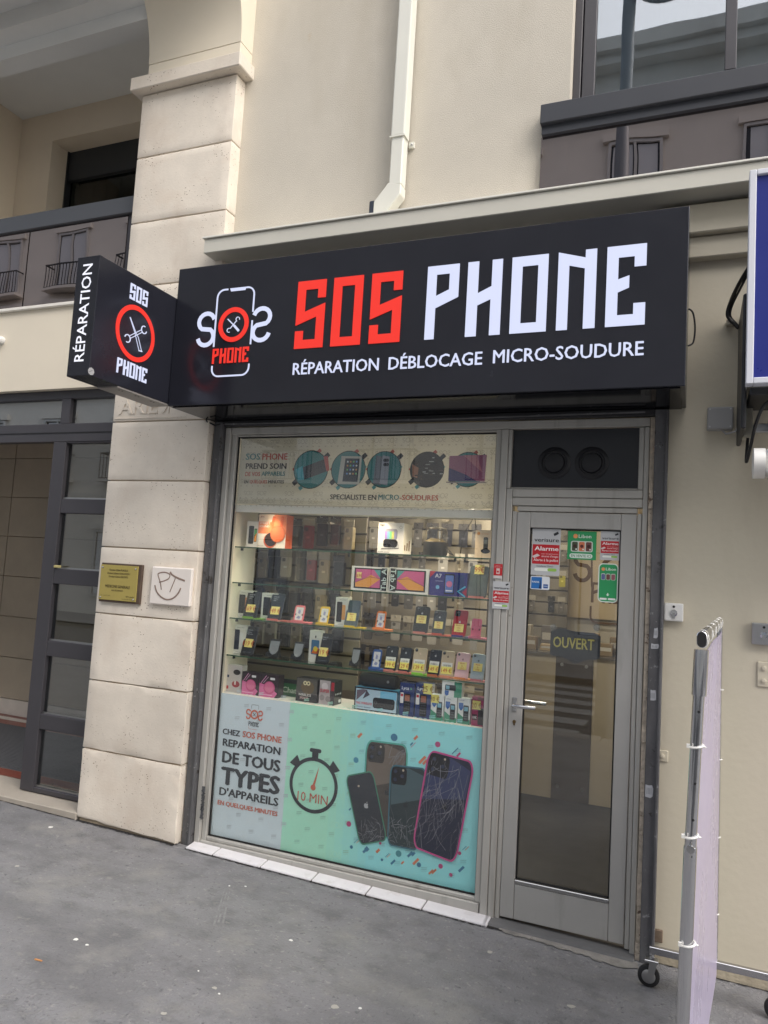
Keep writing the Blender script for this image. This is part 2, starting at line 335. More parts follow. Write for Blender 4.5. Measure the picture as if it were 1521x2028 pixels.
# ================================================================ SETTING
PAVE=mat('asphalt_pavement',lin((123,123,125)),.88,var=(1.4,.16),streak=[((1.1,2.4,1),.50,lin((104,104,106))),((7,9,1),.50,lin((100,100,102))),((3.2,3.2,1),.54,lin((134,133,130))),((14,18,1),.58,lin((140,139,136)))],speck=[(9,.70,lin((100,100,102))),(38,.595,lin((140,139,137))),(40,.60,lin((96,96,98))),(95,.66,lin((160,159,156)))],bump=(90,1.0))
ROAD=mat('road_asphalt',(.055,.055,.058),.85,var=(2,.15),bump=(150,.4))
def sheet(name,x0,x1,y0,y1,zf,m,nx=20,ny=12):
    mb=MB(); vs=[];fs=[]
    for j in range(ny+1):
        for i in range(nx+1):
            x=x0+(x1-x0)*i/nx; y=y0+(y1-y0)*j/ny; vs.append((x,y,zf(x,y)))
    for j in range(ny):
        for i in range(nx): a=j*(nx+1)+i; fs.append((a,a+1,a+nx+2,a+nx+1))
    return structure(mb.faces(vs,fs).build(name,m,smooth=True))
sheet('ground',-120,120,-120,60,lambda x,y:-.75,ROAD,2,2)
sheet('pavement',-14,12,-5.2,.16,gz,PAVE,40,16)
kb=MB()
for i in range(26): kb.box(-14+i+.004,-13+i-.004,-5.5,-5.203,gz(-13.5+i,-5.2)-.3,gz(-13.5+i,-5.2)+.001)
structure(kb.build('kerb',mat('granite_kerb',lin((135,132,128)),.8,var=(6,.15)),bevel=.01))
sheet('road',-40,40,-11.6,-5.49,lambda x,y:-.26-.018*(x+2.5)*(.3 if abs(x)<14 else .3),ROAD,4,2)
structure(sheet('far_pavement',-40,40,-14.2,-11.6,lambda x,y:-.13-.0054*(x+2.5),PAVE,4,2))
ze=mat('road_paint',lin((150,150,148)),.7,var=(8,.25))
zb=MB()
for i in range(6):
    yy=-11.3+i*.95; zb.faces([(-4.6,yy,-.243),(-1.4,yy,-.26),(-1.4,yy+.5,-.26),(-4.6,yy+.5,-.243)],[(0,1,2,3)])
structure(zb.build('zebra_crossing',ze))
# small litter on the pavement
def litter(name,label,cat,px,py,pts,h,m):
    g=atz(px,py,-.03); g=atz(px,py,gz(g.x,g.y)); g.z=gz(g.x,g.y)
    o=MB().prism(pts,lambda a,b,d:(g.x+a,g.y+b,g.z+d),.0005,h).build(name,m,bevel=min(.001,h*.3)); tag(o,label,cat,'litter on the pavement'); return o
PAPERW=mat('paper_scrap',lin((225,224,220)),.8); GUM=mat('old_gum',lin((165,162,154)),.8); BUTT=mat('cigarette_paper',lin((196,140,88)),.8)
def blob(r,k=9,e=.3): return [(r*(1+random.uniform(-e,e))*math.cos(2*PI*i/k),r*(1+random.uniform(-e,e))*math.sin(2*PI*i/k)*.8) for i in range(k)]
litter('cigarette_butt','tan cigarette butt on the grey pavement at lower left','litter',76,1903,[(-.019,-.005),(.016,-.001),(.019,.004),(-.016,.002)],.006,BUTT)
for n,(px,py,r,mm,lb) in enumerate([(150,1861,.013,PAPERW,'longer white paper scrap on the pavement above the cigarette butt'),(172,1872,.009,PAPERW,'shorter white paper scrap right of a longer one'),(576,1863,.010,PAPERW,'crumpled white paper scrap in the middle of the pavement'),(101,1638,.016,PAPERW,'pale pebble near the entrance threshold'),(454,1755,.006,PAPERW,'white crumb at the top of the chalky smear'),(486,1756,.006,PAPERW,'white crumb right of the chalky smear'),(1132,1994,.016,GUM,'pale flattened gum spot nearest the lower right banner rack'),(425,1957,.013,GUM,'flattened gum spot beside two white crumbs at lower middle'),(434,1969,.006,PAPERW,'lower white crumb next to a gum spot at lower middle'),(325,2008,.012,GUM,'flattened gum spot near the bottom edge of the picture'),(393,1924,.005,PAPERW,'single white crumb left of the crumpled paper scrap'),(713,1998,.008,PAPERW,'white crumb at bottom centre of the pavement'),(970,1886,.014,GUM,'flattened gum spot in front of the door'),(663,1994,.017,GUM,'large dull gum spot at bottom centre'),(34,1715,.013,GUM,'flattened gum spot near the left picture edge')]):
    litter('paper_scrap' if mm is PAPERW else 'gum_spot',lb,'litter',px,py,blob(r),.003 if mm is PAPERW else .0012,mm)
# chalky smear on the asphalt
g0=atz(455,1758,-.03)
sm=MB()
for k in range(3):
    a=atz(446+k*5,1760+k,-.035); b=atz(423+k*9,1836+random.uniform(-14,6),-.045)
    a.z=gz(a.x,a.y)+.0012; b.z=gz(b.x,b.y)+.0012; d=Vector((.006,0,0)); sm.poly([a-d*.5,a+d*.5,b+d,b-d])
structure(sm.build('chalk_smear',mat('chalk',lin((126,126,127)),.9,var=(40,.3))))

# grimy gaps along the shop front, their dark colour also painting a contact shadow
GAP=mat('grime_shadow_gap',lin((44,42,40)),.95,var=(30,.4))
def gap(x0,x1,y,w_,n):
    pts=[];lo=[]
    for k in range(n+1):
        x=x0+(x1-x0)*k/n; a=w_*random.uniform(.15,1.0); pts.append((x,y+.012,gz(x,y)+.003)); lo.append((x+random.uniform(-.004,.004),y-a,gz(x,y)+.003))
    mb=MB()
    for k in range(n): mb.poly([lo[k],lo[k+1],pts[k+1],pts[k]])
    structure(mb.build('pavement_gap',GAP))
gap(-3.60,-2.84,.002,.016,60); gap(-2.75,-.95,-.005,.012,130); gap(-.95,-.23,.004,.014,50); gap(-.14,2.0,.086,.014,90); gap(-6.0,-3.61,.0,.012,90)
# ================================================================ BUILDING SHELL
bld=thing('apartment_building','pale apartment building with stucco wall and cream spandrel over the shopfront','building',(0,.3,0))
def part(mb,name,m,parent=bld,**k): return mb.build(name,m,parent,**k)
# stucco wall of the first floor: left of window and under it
wx=at(1133,192,.18).x
part(MB().box(-2.90,wx,.10,.45,2.70,7.2),'stucco_wall',STUCCO)
part(MB().box(wx,4.0,.14,.45,2.70,4.11),'under_window_wall',STUCCO)
part(MB().box(wx,4.0,.45,.5,2.7,7.2),'back_wall',INWALL)
part(MB().box(-.225,4.0,.092,.45,-.5,3.32),'cream_wall',CREAM)
part(MB().box(-.215,4.0,.04,.14,3.32,3.43).box(-.215,4.0,.0,.14,3.432,3.58),'moulding',CREAM,bevel=.006)
part(MB().box(-.225,4.0,.085,.092,-.5,.0),'wall_foot',mat('foot_plaster',lin((168,158,138)),.9,var=(12,.3),bump=(60,.5)))
part(MB().box(-2.83,-.225,.2,.45,2.53,3.6),'lintel_wall',CREAM)
part(MB().box(-3.60,-2.83,.12,.45,-.3,7.2),'pier_core',mat('mortar_core',lin((150,138,122)),.95,bump=(60,.4)))
# cream spandrel over the entrance, white coping
part(MB().box(-9,-3.602,.10,.3,2.85,3.452),'spandrel',BAND)
part(MB().box(-9,-3.602,.075,.32,3.453,3.478),'coping',mat('white_coping',lin((232,228,218)),.6),bevel=.004)
sp=at(5,675,.1)
part(MB().lathe([(.0,-.0),(.03,-.0),(.03,-.03),(.022,-.045),(0,-.05)],(sp.x,.1,sp.z),'y',16),'spandrel_spout',WHITEPL,smooth=True)
# loggia above the spandrel
part(MB().box(-9,-3.602,.12,.9,3.40,3.45),'loggia_floor',SOFFIT)
rx0,rx1=at(104,279,.9).x,-2.9; rz=at(104,279,.9).z
part(MB().box(-9,rx0,.9,1.25,3.45,5.66).box(rx0,rx1,.9,1.25,rz,5.66),'loggia_wall',LOGGIA)
lx=at(5,250,.7).x
part(MB().box(lx-.3,lx,.12,.9,3.45,5.66),'loggia_side_wall',LOGGIA)
part(MB().box(-9,-2.9,.07,1.25,5.66,5.9),'loggia_ceiling',SOFFIT)
part(MB().box(-9,-3.0,-.08,.07,5.36,5.9),'loggia_beam',SOFFIT)
part(MB().box(-9,-3.0,-.22,-.08,5.47,5.9).box(-9,-3.0,-.52,-.22,5.60,5.9),'overhang',SOFFIT)
part(MB().box(-9,-3.0,-.60,-.52,5.50,5.9),'overhang_lip',LOGGIA)
lw=thing('loggia_window','dark curtained window set back in the loggia above the entrance','window',(-4.4,1.1,3.5))
wx0=at(136,295,1.12).x; wz1=at(136,295,1.12).z
fr=MB().box(wx0,wx0+.05,1.08,1.16,3.45,wz1).box(wx0,-2.9,1.08,1.16,wz1-.05,wz1)
fr.box(-4.0,-3.94,1.08,1.16,3.45,wz1-.052); fr.build('frame',mat('black_frame',(.02,.022,.025),.5),lw)
bx(wx0+.052,-2.9,1.10,1.15,wz1-.33,wz1-.052).build('shutter_box',mat('dark_shutter',(.03,.033,.036),.5),lw)
bx(wx0+.052,-2.9,1.14,1.146,3.45,wz1-.332).build('pane',glass('dark_glazing',.05,(.5,.53,.53)),lw)
cu=MB(); n=60
for k in range(n):
    x0=wx0+.05+(k/n)*1.6; x1=wx0+.05+((k+1)/n)*1.6; y0=1.2+.02*math.sin(k*1.1); y1=1.2+.02*math.sin((k+1)*1.1)
    cu.poly([(x0,y0,3.45),(x1,y1,3.45),(x1,y1,wz1-.33),(x0,y0,wz1-.33)])
cu.build('curtain',mat('dark_curtain',lin((70,68,64)),.9),lw)
bx(wx0,-2.9,1.24,1.3,3.45,5.5).build('reveal_back',mat('dark_room',(.01,.01,.01),.9),lw)
# balustrade
ba=thing('glass_balustrade','bronze glass balustrade with anthracite handrail above the entrance','balustrade',(-4.6,.12,3.478))
zr0,zr1=4.085,4.207
bx(-9,-3.603,.095,.16,zr0,zr1).build('handrail',mat('handrail_metal',lin((78,80,84)),.5),ba,bevel=.004)
j1=at(60,458,.12).x; j2=at(256,420,.12).x
xs=[-9,-6.4,j1-1.35,j1,j2]
for a,b in zip(xs[:-1],xs[1:]): bx(a+.006,b-.006,.120,.130,3.480,zr0-.003).build('glass_panel',BROWNGL,ba)
bx(j2-.004,-3.603,.125,.14,3.480,zr0-.002).build('end_plate',DARKMETAL,ba)
for a in xs[1:-1]: bx(a-.005,a+.005,.131,.145,3.480,zr0-.002).build('clamp_bar',RUBBER,ba)

# ---------------------------------------------------------------- stone pillar
pil=thing('stone_pillar','pale limestone pillar of grooved blocks left of the shop window','pillar',(-3.21,.06,0))
jz=[gz(-3.2,0)-.0,.452,.885,1.312,1.743,2.18,2.571,3.02,3.49,3.94,4.405,4.862]
def block(z0,z1,i):
    """weathered block with a slightly uneven front"""
    x0,x1=-3.60,-2.83; bm=bmesh.new(); v=bmesh.ops.create_cube(bm,size=1)['verts']
    for q in v: q.co=Vector((x0+(q.co.x+.5)*(x1-x0),(q.co.y+.5)*.118,z0+(q.co.z+.5)*(z1-z0)))
    bmesh.ops.bevel(bm,geom=list(bm.edges),offset=.0045,segments=2,affect='EDGES',profile=.5)
    bmesh.ops.subdivide_edges(bm,edges=[e for e in bm.edges if e.calc_length()>.1],cuts=9,use_grid_fill=True)
    low=z0<1.0
    for q in bm.verts:
        edge=min(abs(q.co.x-x1),abs(q.co.z-z0),abs(q.co.z-z1))
        if edge<.02:
            k=.004 if low else .001
            q.co+=Vector((random.uniform(-k,k*.3),random.uniform(0,k),random.uniform(-k,k)*.6))
    if i==0:
        for q in bm.verts:
            if q.co.z<z0+.02: q.co.z+=.030-.028*(q.co.x-x0)/(x1-x0)+.006*math.sin(q.co.x*23)+.005*math.sin(q.co.x*61)+random.uniform(0,.006)
    me=bpy.data.meshes.new('stone_block'); bm.to_mesh(me); bm.free()
    for q in me.vertices: q.co-=ORG[pil]
    for p in me.polygons: p.use_smooth=True
    me.set_sharp_from_angle(angle=math.radians(35))
    me.materials.append(STONE); o=bpy.data.objects.new('stone_block',me); link(o,pil); return o
for i in range(len(jz)-1): block(jz[i]+(.004 if i else 0),jz[i+1]-.004,i)
bx(-3.585,-2.845,.014,.119,gz(-3.2,0)-.05,4.87).build('joint_core',mat('joint_mortar',lin((172,156,134)),.95,bump=(80,.4)),pil)
bx(-2.95,-2.80,.06,.12,gz(-2.9,0)-.03,gz(-2.9,0)+.075).build('plinth_stub',mat('old_plaster',lin((160,150,135)),.95,var=(14,.25),bump=(40,.8)),pil,bevel=.012)
bx(-3.66,-2.77,-.065,.119,4.866,4.962).build('capital',STONE,pil,bevel=.006)
bx(-3.54,-2.795,-.035,.119,4.964,5.05).build('capital_block',BAND,pil,bevel=.004)
cp=[(.119,5.052),(-.035,5.052)]+[(-.035-.42*(1-math.cos(t))-.0,5.052+.62*math.sin(t)) for t in [PI/2*k/14 for k in range(1,15)]]+[(-.455,5.9),(.119,5.9)]
MB().prism(cp,lambda a,b,d:(d,a,b),-3.54,-2.795).build('corbel_cove',BAND,pil,smooth=True)
# carved street-name letters under the sign
cz=at(240,820,0).z; cv=Cv((-3.585,-.001,2.60))
vs,fs=text_shape('ARIE',.012)
mnx=min(v[0] for v in vs); mxx=max(v[0] for v in vs)
xl0,xl1=at(235,822,0).x,at(312,822,0).x; zc0=at(235,820,0).z; ch=at(235,793,0).z-zc0
mb=MB()
def relief(mb,vs,fs,fx,fz,y0,y1):
    i=len(mb.v); mb.v+=[(fx(v[0]),y1,fz(v[1])) for v in vs]+[(fx(v[0]),y0,fz(v[1])) for v in vs]; n=len(vs); ed={}
    for f in fs:
        mb.f.append(tuple(i+k for k in f)); mb.c.append(None)
        for a,b in zip(f,f[1:]+f[:1]): ed[(a,b)]=1
    for a,b in ed:
        if (b,a) not in ed: mb.f.append((i+a,i+b,i+n+b,i+n+a)); mb.c.append(None)
relief(mb,vs,fs,lambda a:xl0+(a-mnx)/(mxx-mnx)*(xl1-xl0),lambda b:zc0+b/CAPH*ch,.004,-.006)
vs,fs=text_shape('K',.012); k0,k1=at(320,822,0).x,at(335,822,0).x; mnx=min(v[0] for v in vs); mxx=max(v[0] for v in vs)
relief(mb,vs,[f[::-1] for f in fs],lambda a:k1-(a-mnx)/(mxx-mnx)*(k1-k0),lambda b:zc0+b/CAPH*ch,.004,-.006)
mb.box(xl0-.03,xl1+.22,-.004,.004,zc0-.035,zc0-.028)
mb.build('carved_lettering',STONE,pil)
# plaques
BRASS=mat('brass_plate',lin((190,172,98)),.42,.35,var=(3,.06)); WOODB=mat('dark_wood_backing',lin((88,72,60)),.7,var=(20,.2))
p0=at(193,1188,-.03); p1=at(277,1121,-.03)
pq=thing('brass_plaque','brass doctors\' name plaque on wooden backing fixed to the pillar','plaque',(p0.x,0,p0.z))
bx(p0.x-.0,p1.x+.012,-.022,-.001,p0.z-.008,p1.z+.008).build('backing',WOODB,pq,bevel=.003)
bx(p0.x+.004,p1.x-.012,-.028,-.0225,p0.z+.006,p1.z-.004).build('plate',BRASS,pq,bevel=.001)
cv=Cv((0,-.0283,0)); W_=p1.x-p0.x; H_=p1.z-p0.z; xm=(p0.x+p1.x)/2-.006; INK=(70,62,38)
for t,zz,h in(('Docteur Chloé PLAGEUL',.86,.012),('Docteur Juliette GUILLOSSOU',.77,.012),('Docteur Cédric DECOOL',.68,.012),): cv.textc(t,xm,p0.z+zz*H_-.008,h,INK,.01,sq=.82)
cv.build('names',pq); cv=Cv((0,-.0283,0))
for t,zz,h in(('MEDECINE GENERALE',.40,.017),('ADULTES, ENFANTS',.31,.009)): cv.textc(t,xm,p0.z+zz*H_-.008,h,INK,.01,sq=.82)
cv.build('speciality',pq); cv=Cv((0,-.0283,0)); cv.text('Tél : 01 45 71 28 92',p0.x+.02,p0.z+.13*H_,p0.x+.10,.007,INK); cv.build('telephone_line',pq); cv=Cv((0,-.0283,0)); cv.text('RDC gauche',p1.x-.09,p0.z+.13*H_,p1.x-.025,.009,INK,.01); cv.text('conventionnés secteur 1',p1.x-.125,p0.z+.07*H_,p1.x-.025,.006,INK)
cv.build('lettering',pq)
for sx in(p0.x+.02,p1.x-.03):
    for sz in(p0.z+.02,p1.z-.022): MB().lathe([(.006,0),(.006,-.003),(.003,-.005)],(sx,-.0285,sz),'y',10).build('screw',CHROME,pq)
q0=at(294,1196,-.03); q1=at(381,1126,-.03)
pw=thing('marble_plaque','blank white stone plaque tagged with brown marker letters and a smile','plaque',(q0.x,0,q0.z))
MB().box(q0.x,q1.x,-.028,-.001,q0.z,q1.z).build('slab',mat('white_stone',lin((232,224,216)),.5,var=(5,.03)),pw,bevel=.008)
cv=Cv((0,-.0285,0)); W_=q1.x-q0.x; H_=q1.z-q0.z
def Q(u,v): u=(u-770)/(1400-770); v=(770-v)/(770-215); return (q0.x+u*W_,q0.z+v*H_)
GR=(140,118,106)
def smooth(pts,n=6):
    out=[]
    for i in range(len(pts)-1):
        p0_,p1_,p2_,p3_=pts[max(i-1,0)],pts[i],pts[i+1],pts[min(i+2,len(pts)-1)]
        for k in range(n):
            t=k/n; out.append(tuple(.5*((2*p1_[j])+(-p0_[j]+p2_[j])*t+(2*p0_[j]-5*p1_[j]+4*p2_[j]-p3_[j])*t*t+(-p0_[j]+3*p1_[j]-3*p2_[j]+p3_[j])*t**3) for j in(0,1)))
    return out+[pts[-1]]
cv=Cv((0,-.0285,0)); cv.line([Q(*p) for p in smooth([(950,550),(925,450),(880,340),(900,310),(980,295),(1060,320),(1050,380),(980,420),(905,445)])],.0075,GR,1); cv.build('marker_letter',pw); cv=Cv((0,-.0285,0))
cv.line([Q(*p) for p in smooth([(1065,285),(1100,325),(1190,365),(1300,398)])],.011,GR,2)
cv.line([Q(*p) for p in smooth([(1155,370),(1120,470),(1085,575)])],.006,GR,3)
cv.build('marker_letter',pw); cv=Cv((0,-.0285,0)); cv.line([Q(*p) for p in smooth([(845,490),(880,580),(960,655),(1050,685),(1140,660),(1210,590),(1248,505)])],.009,GR,4); cv.build('marker_smile',pw)


# ---------------------------------------------------------------- building entrance on the left
en=thing('entrance_door','anthracite metal entrance frame with side light left of the pillar','entrance',(-4.2,.18,.05))
Y0,Y1=.15,.215
ex0=-4.265; ex1=-4.145; exr=-3.55
def zz(px,py): return at(px,py,Y0).z
z_top=2.848
hz=[(zz(120,790.6),zz(120,841))]
zt1,zt0=zz(60,793),zz(60,841); zo=zz(60,876)
en_f=MB().box(-9,exr,Y0,Y1,zt1,z_top).box(-9,exr,Y0,Y1,zo,zt0)
en_f.build('head_rail',DARKMETAL,en,bevel=.003)
bx(-9,exr,Y0-.004,Y0-.0005,(zo+zt0)/2-.003,(zo+zt0)/2+.003).build('drip_strip',RUBBER,en)
bx(at(121,820,Y0).x,at(138,820,Y0).x,Y0,Y1,zt0+.001,zt1-.001).build('mullion',DARKMETAL,en)
bx(-9,at(121,820,Y0).x-.001,.178,.186,zt0,zt1).build('pane',PANE2,en); bx(at(138,820,Y0).x+.001,exr,.178,.186,zt0,zt1).build('pane',PANE2,en)
bx(ex0,ex1,Y0,Y1,.052,zo-.001).build('post',DARKMETAL,en,bevel=.003)
panes=[(877.6,987.6),(1015.5,1126),(1155,1269),(1297.4,1414),(1441.7,1559)]
zs=[]
for (a,b),xp in zip(panes,(126,110,97,82,66)): zs.append((zz(xp,a),zz(xp,b)))
rails=[zo-.001]; 
edges=[(zo-.002,zs[0][0])]+[(zs[i][1],zs[i+1][0]) for i in range(4)]+[(zs[4][1],.052)]
for a,b in edges:
    if a-b>.004: bx(ex1+.001,exr,Y0+.002,Y1-.002,b,a).build('rail',DARKMETAL,en,bevel=.003)
for a,b in zs:
    bx(ex1+.001,exr,.180,.188,b+.002,a-.002).build('pane',glass('entrance_glass',.10,(.75,.78,.78)),en)
    bx(ex1+.001,exr,.17,.179,b+.001,b+.012).build('glazing_bead',STEELBAR,en)
# porch inside
po=thing('entrance_porch','dim stone-clad entrance porch with marble bands behind the metal frame','porch',(-5.2,1.0,.05))
SLAB=mat('porch_stone',lin((172,161,143)),.7,var=(2.5,.10))
step=mat('threshold_stone',lin((168,160,148)),.7,var=(4,.12),bump=(50,.2))
bx(-9,-3.602,.0,.34,-.4,.045).build('threshold',step,po,bevel=.006)
bx(-9,-3.3,.341,3.2,-.2,.044).build('floor_slab',mat('porch_floor',lin((150,136,122)),.5,var=(3,.1)),po)
RED=mat('red_marble',lin((132,70,58)),.35,var=(9,.2)); WHM=mat('white_marble',lin((205,198,188)),.35,var=(5,.12))
bx(-9,-3.35,.345,.47,.0445,.048).build('red_band',RED,po); bx(-9,-3.35,1.56,1.70,.0445,.048).build('red_band',RED,po); bx(-9,-3.35,1.702,1.80,.0445,.048).build('white_band',WHM,po); bx(-9,-3.35,1.802,1.88,.0445,.048).build('red_band',RED,po)
mm=MB()
for k in range(34): mm.box(-6.4,-3.5,.49+k*.031,.49+k*.031+.017,.0445,.058)
mm.box(-6.4,-3.5,.485,1.55,.0442,.049)
o=mm.build('ribbed_mat',mat('door_mat',lin((92,92,94)),.8),po); o['kind']='stuff'
bx(-9,-3.3,1.885,2.0,.045,.20).build('skirting',WHM,po)
bx(-9,-3.3,1.92,2.0,.2,3.0).build('wall_core',mat('porch_joint',lin((130,112,90)),.9),po)
sl0=MB().box(0,1.642,0,.03,0,.405).mesh('stone_slab',bevel=.003); sl0.materials.append(SLAB)
for r in range(7):
    for c in range(3):
        x=-8.28+c*1.65
        o=bpy.data.objects.new('stone_slab',sl0); link(o,po)
        o.location=Vector((x,1.888,.205+r*.41))-ORG[po]
bx(-3.34,-3.3,.3,1.9,.05,3.0).build('side_wall',SLAB,po)
bx(-9.1,-9.0,.31,2.0,.05,3.0).build('side_wall',SLAB,po)
bx(-9,-3.3,.305,2.0,2.86,3.0).build('ceiling',mat('porch_ceiling',lin((120,105,88)),.9),po)
# mail leaflet on the rail
lf=at(345/2.898,1000+352/2.898,.17)
o=MB().box(lf.x-.03,lf.x+.035,.14,.149,lf.z-.012,lf.z+.006).build('leaflet',mat('yellow_leaflet',lin((190,178,120)),.8),None,bevel=.003); tag(o,'crumpled yellowish leaflet stuck on the entrance frame rail','leaflet')

# ---------------------------------------------------------------- canopy over the shop front
ca=thing('canopy_flashing','long cream metal capping above the black shop sign','flashing',(-1.3,0,3.6))
bx(-2.887,4.0,-.12,.0995,3.60,3.69).build('fascia',CANOPY,ca,bevel=.004)
bx(-2.895,4.0,-.132,.099,3.6915,3.703).build('drip_edge',mat('canopy_edge',lin((222,220,210)),.45),ca,bevel=.002)
# ---------------------------------------------------------------- downpipe
dp=thing('downpipe','cream square rainwater downpipe with kicked foot on the stucco wall','downpipe',(-1.65,.05,3.8))
DP=mat('downpipe_paint',lin((224,223,212)),.45,var=(3,.03))
px0,px1=-1.71,-1.625
bx(px0,px1,.0,.085,4.23,7.0).build('pipe',DP,dp,bevel=.008,seg=2)
bx(px0+.004,px1-.004,.004,.08,3.93,4.229).build('lower_pipe',DP,dp,bevel=.006)
MB().prism([(px0+.003,3.975),(px1-.003,3.935),(px1-.003,3.86),(px1-.10,3.775),(px1-.16,3.775),(px0-.10,3.80),(px0-.085,3.86)][0:0] or [(px0+.003,3.95),(px1-.003,3.93),(px1-.003,3.87),(px1-.085,3.77),(px1-.17,3.77),(px0-.085,3.845)],lambda a,b,d:(a,d,b),.003,.081).build('kick_bend',DP,dp,bevel=.005)
bx(px0-.115,px1-.165,.006,.078,3.70,3.855).build('outlet',mat('outlet_black',lin((44,50,62)),.5),dp,bevel=.006)
bx(px0-.006,px1+.006,-.004,.06,4.222,4.23).build('strap',DP,dp); bx(px0-.03,px0-.001,.085,.099,4.19,4.225).build('strap_ear',DP,dp); bx(px1+.001,px1+.032,.082,.099,4.19,4.225).build('strap_ear',DP,dp)
MB().lathe([(.007,0),(.007,-.006),(.003,-.008)],(px1+.018,.081,4.207),'y',8).build('screw',STEELBAR,dp)
# ---------------------------------------------------------------- upper right window
uw=thing('upper_window','large anthracite-framed window reflecting the street at upper right','window',(.3,.2,4.3))
YF=.18; a=at(1133,192,YF); 
zb=at(1174,187,YF).z+.005
bx(a.x,at(1150,150,YF).x,YF,YF+.07,4.27,7.0).build('outer_frame',DARKMETAL,uw,bevel=.003)
x1_=at(1152,150,YF).x; x2_=at(1177,150,YF).x
bx(x1_,x2_,YF+.012,YF+.07,4.27,7.0).build('sash_stile',DARKMETAL,uw,bevel=.003)
m0,m1=at(1437,60,YF).x,at(1460,60,YF).x
bx(m0,m1,YF+.012,YF+.07,zb+.001,7.0).build('mullion',DARKMETAL,uw,bevel=.003)
bx(x2_+.001,4,YF+.012,YF+.07,4.27,zb).build('bottom_rail',DARKMETAL,uw,bevel=.003)
bx(x2_+.001,m0-.001,YF+.035,YF+.045,zb,7.0).build('pane',UPGL,uw); bx(m1+.001,4,YF+.035,YF+.045,zb,7.0).build('pane',UPGL,uw)
cu=MB(); n=90; xa=x2_-.05
for k in range(n):
    f=lambda q:YF+.13+.004*math.sin(q*.9)+.008*math.sin(q*.31)
    cu.poly([(xa+k*.02,f(k),4.27),(xa+k*.02+.02,f(k+1),4.27),(xa+k*.02+.02,f(k+1),7),(xa+k*.02,f(k),7)])
cu.build('net_curtain',mat('net_curtain',lin((160,165,168)),.9),uw)
sx=at(1070,225,.02).x
bx(sx,4,.02,.20,4.158,4.268).build('sill',DARKSILL,uw,bevel=.004)
bx(sx+.006,4,.045,.139,4.108,4.157).build('sill_drip',DARKSILL,uw)
gx=[at(1068,372,.07).x,at(960+455/2.711,300,.07).x+.0,.62,1.9,4]
gx=[at(1068,372,.07).x,.62,1.9,4]
for k in range(len(gx)-1): bx(gx[k],gx[k+1]-.006,.070,.078,3.704,4.107).build('bronze_panel',BROWNGL,uw)
# ================================================================ FASCIA SIGN
SX0,SX1,SZ0,SZ1,SY=-2.880,-.062,2.575,3.406,-.34
fs_=thing('fascia_sign','long black illuminated SOS PHONE fascia sign over the shopfront','sign',(-1.47,-.2,2.575))
bx(SX0,SX1,SY,.09,SZ0,SZ1).build('housing',SIGNBLACK,fs_,bevel=.003)
bx(SX0+.02,SX1-.02,SY+.02,.085,SZ0-.006,SZ0-.001).build('underside_panel',SIGNUNDER,fs_)
def solid(polys,m,name,parent,y0,y1):
    mb=MB()
    for p in polys:
        ar=sum(p[i][0]*p[(i+1)%len(p)][1]-p[(i+1)%len(p)][0]*p[i][1] for i in range(len(p)))
        if ar<0: p=p[::-1]
        mb.prism(p,lambda a,b,d:(a,d,b),y0,y1)
    return mb.build(name,m,parent)
LY=SY-.0005
def letter(g,x,z,h,m,wx=1.,y1=LY,th=.004):
    return solid([[(x+a*h*wx,z+b*h) for a,b in p] for p in GLY[g]],m,'letter',fs_,y1-th,y1)
for g,x in(('S',-2.057),('O',-1.836),('S',-1.612)): letter(g,x,2.866,.379,LED_R)
for g,x in(('P',-1.301),('H',-1.087),('O',-.863),('N',-.639),('E',-.414)): letter(g,x,2.867,.383,LED_W)
def led_text(t,x0,x1,z0,h,m,bold=.012,y=LY,parent=fs_):
    vs,fs=text_shape(t); mn=min(v[0] for v in vs); mx=max(v[0] for v in vs); mb=MB()
    for k,(dx,dy) in enumerate(BOLD): relief(mb,vs,fs,lambda a:x0+(a-mn+bold*(1+dx))/(mx-mn+2*bold)*(x1-x0),lambda b:z0+(b+dy*bold*.5)/CAPH*h,y,y-.0025-k*.0001)
    return mb.build('lettering',m,parent)
led_text('RÉPARATION',-2.055,-1.545,2.722,.064,LED_W); led_text('DÉBLOCAGE',-1.490,-.992,2.722,.064,LED_W); led_text('MICRO-SOUDURE',-.938,-.240,2.725,.064,LED_W)
# logo: phone outline, two S hooks, red ring with tools, PHONE
def ribbon(pts,w,m,name,parent,y=LY,th=.003,fn=None,layer=0):
    c=Cv(); c.line(pts,w,(255,255,255),0); mb=MB()
    for f in c.mb.f:
        q=[c.mb.v[k] for k in f]; mb.prism([(v[0],v[2]) for v in q],fn or (lambda a,b,d:(a,d,b)),y-th-layer*.0006,y)
    return mb.build(name,m,parent)
def arc_pts(x,z,r,a0,a1,n=28): return [(x+r*math.cos(math.radians(a0+(a1-a0)*k/n)),z+r*math.sin(math.radians(a0+(a1-a0)*k/n))) for k in range(n+1)]
px_,pX=-2.588,-2.340; pz,pZ=2.737,3.247
ribbon([(px_,2.912),(px_,pZ-.045)]+arc_pts(px_+.045,pZ-.045,.045,180,90,6)+[(px_+.07,pZ)],.009,LED_W,'phone_outline',fs_)
ribbon([(-2.395,pZ)]+arc_pts(pX-.045,pZ-.045,.045,90,0,6)+[(pX,3.10)],.009,LED_W,'phone_outline',fs_)
ribbon([(pX,3.05),(pX,2.912)],.009,LED_W,'phone_outline',fs_)
ribbon([(px_,2.80)]+arc_pts(px_+.045,pz+.045,.045,180,270,6)+arc_pts(pX-.045,pz+.045,.045,270,360,6)+[(pX,2.80)],.009,LED_W,'phone_outline',fs_)
solid([[(-2.505,pZ+.004),(-2.395,pZ+.004),(-2.402,pZ-.014),(-2.498,pZ-.014)]],LED_W,'phone_notch',fs_,LY-.003,LY)
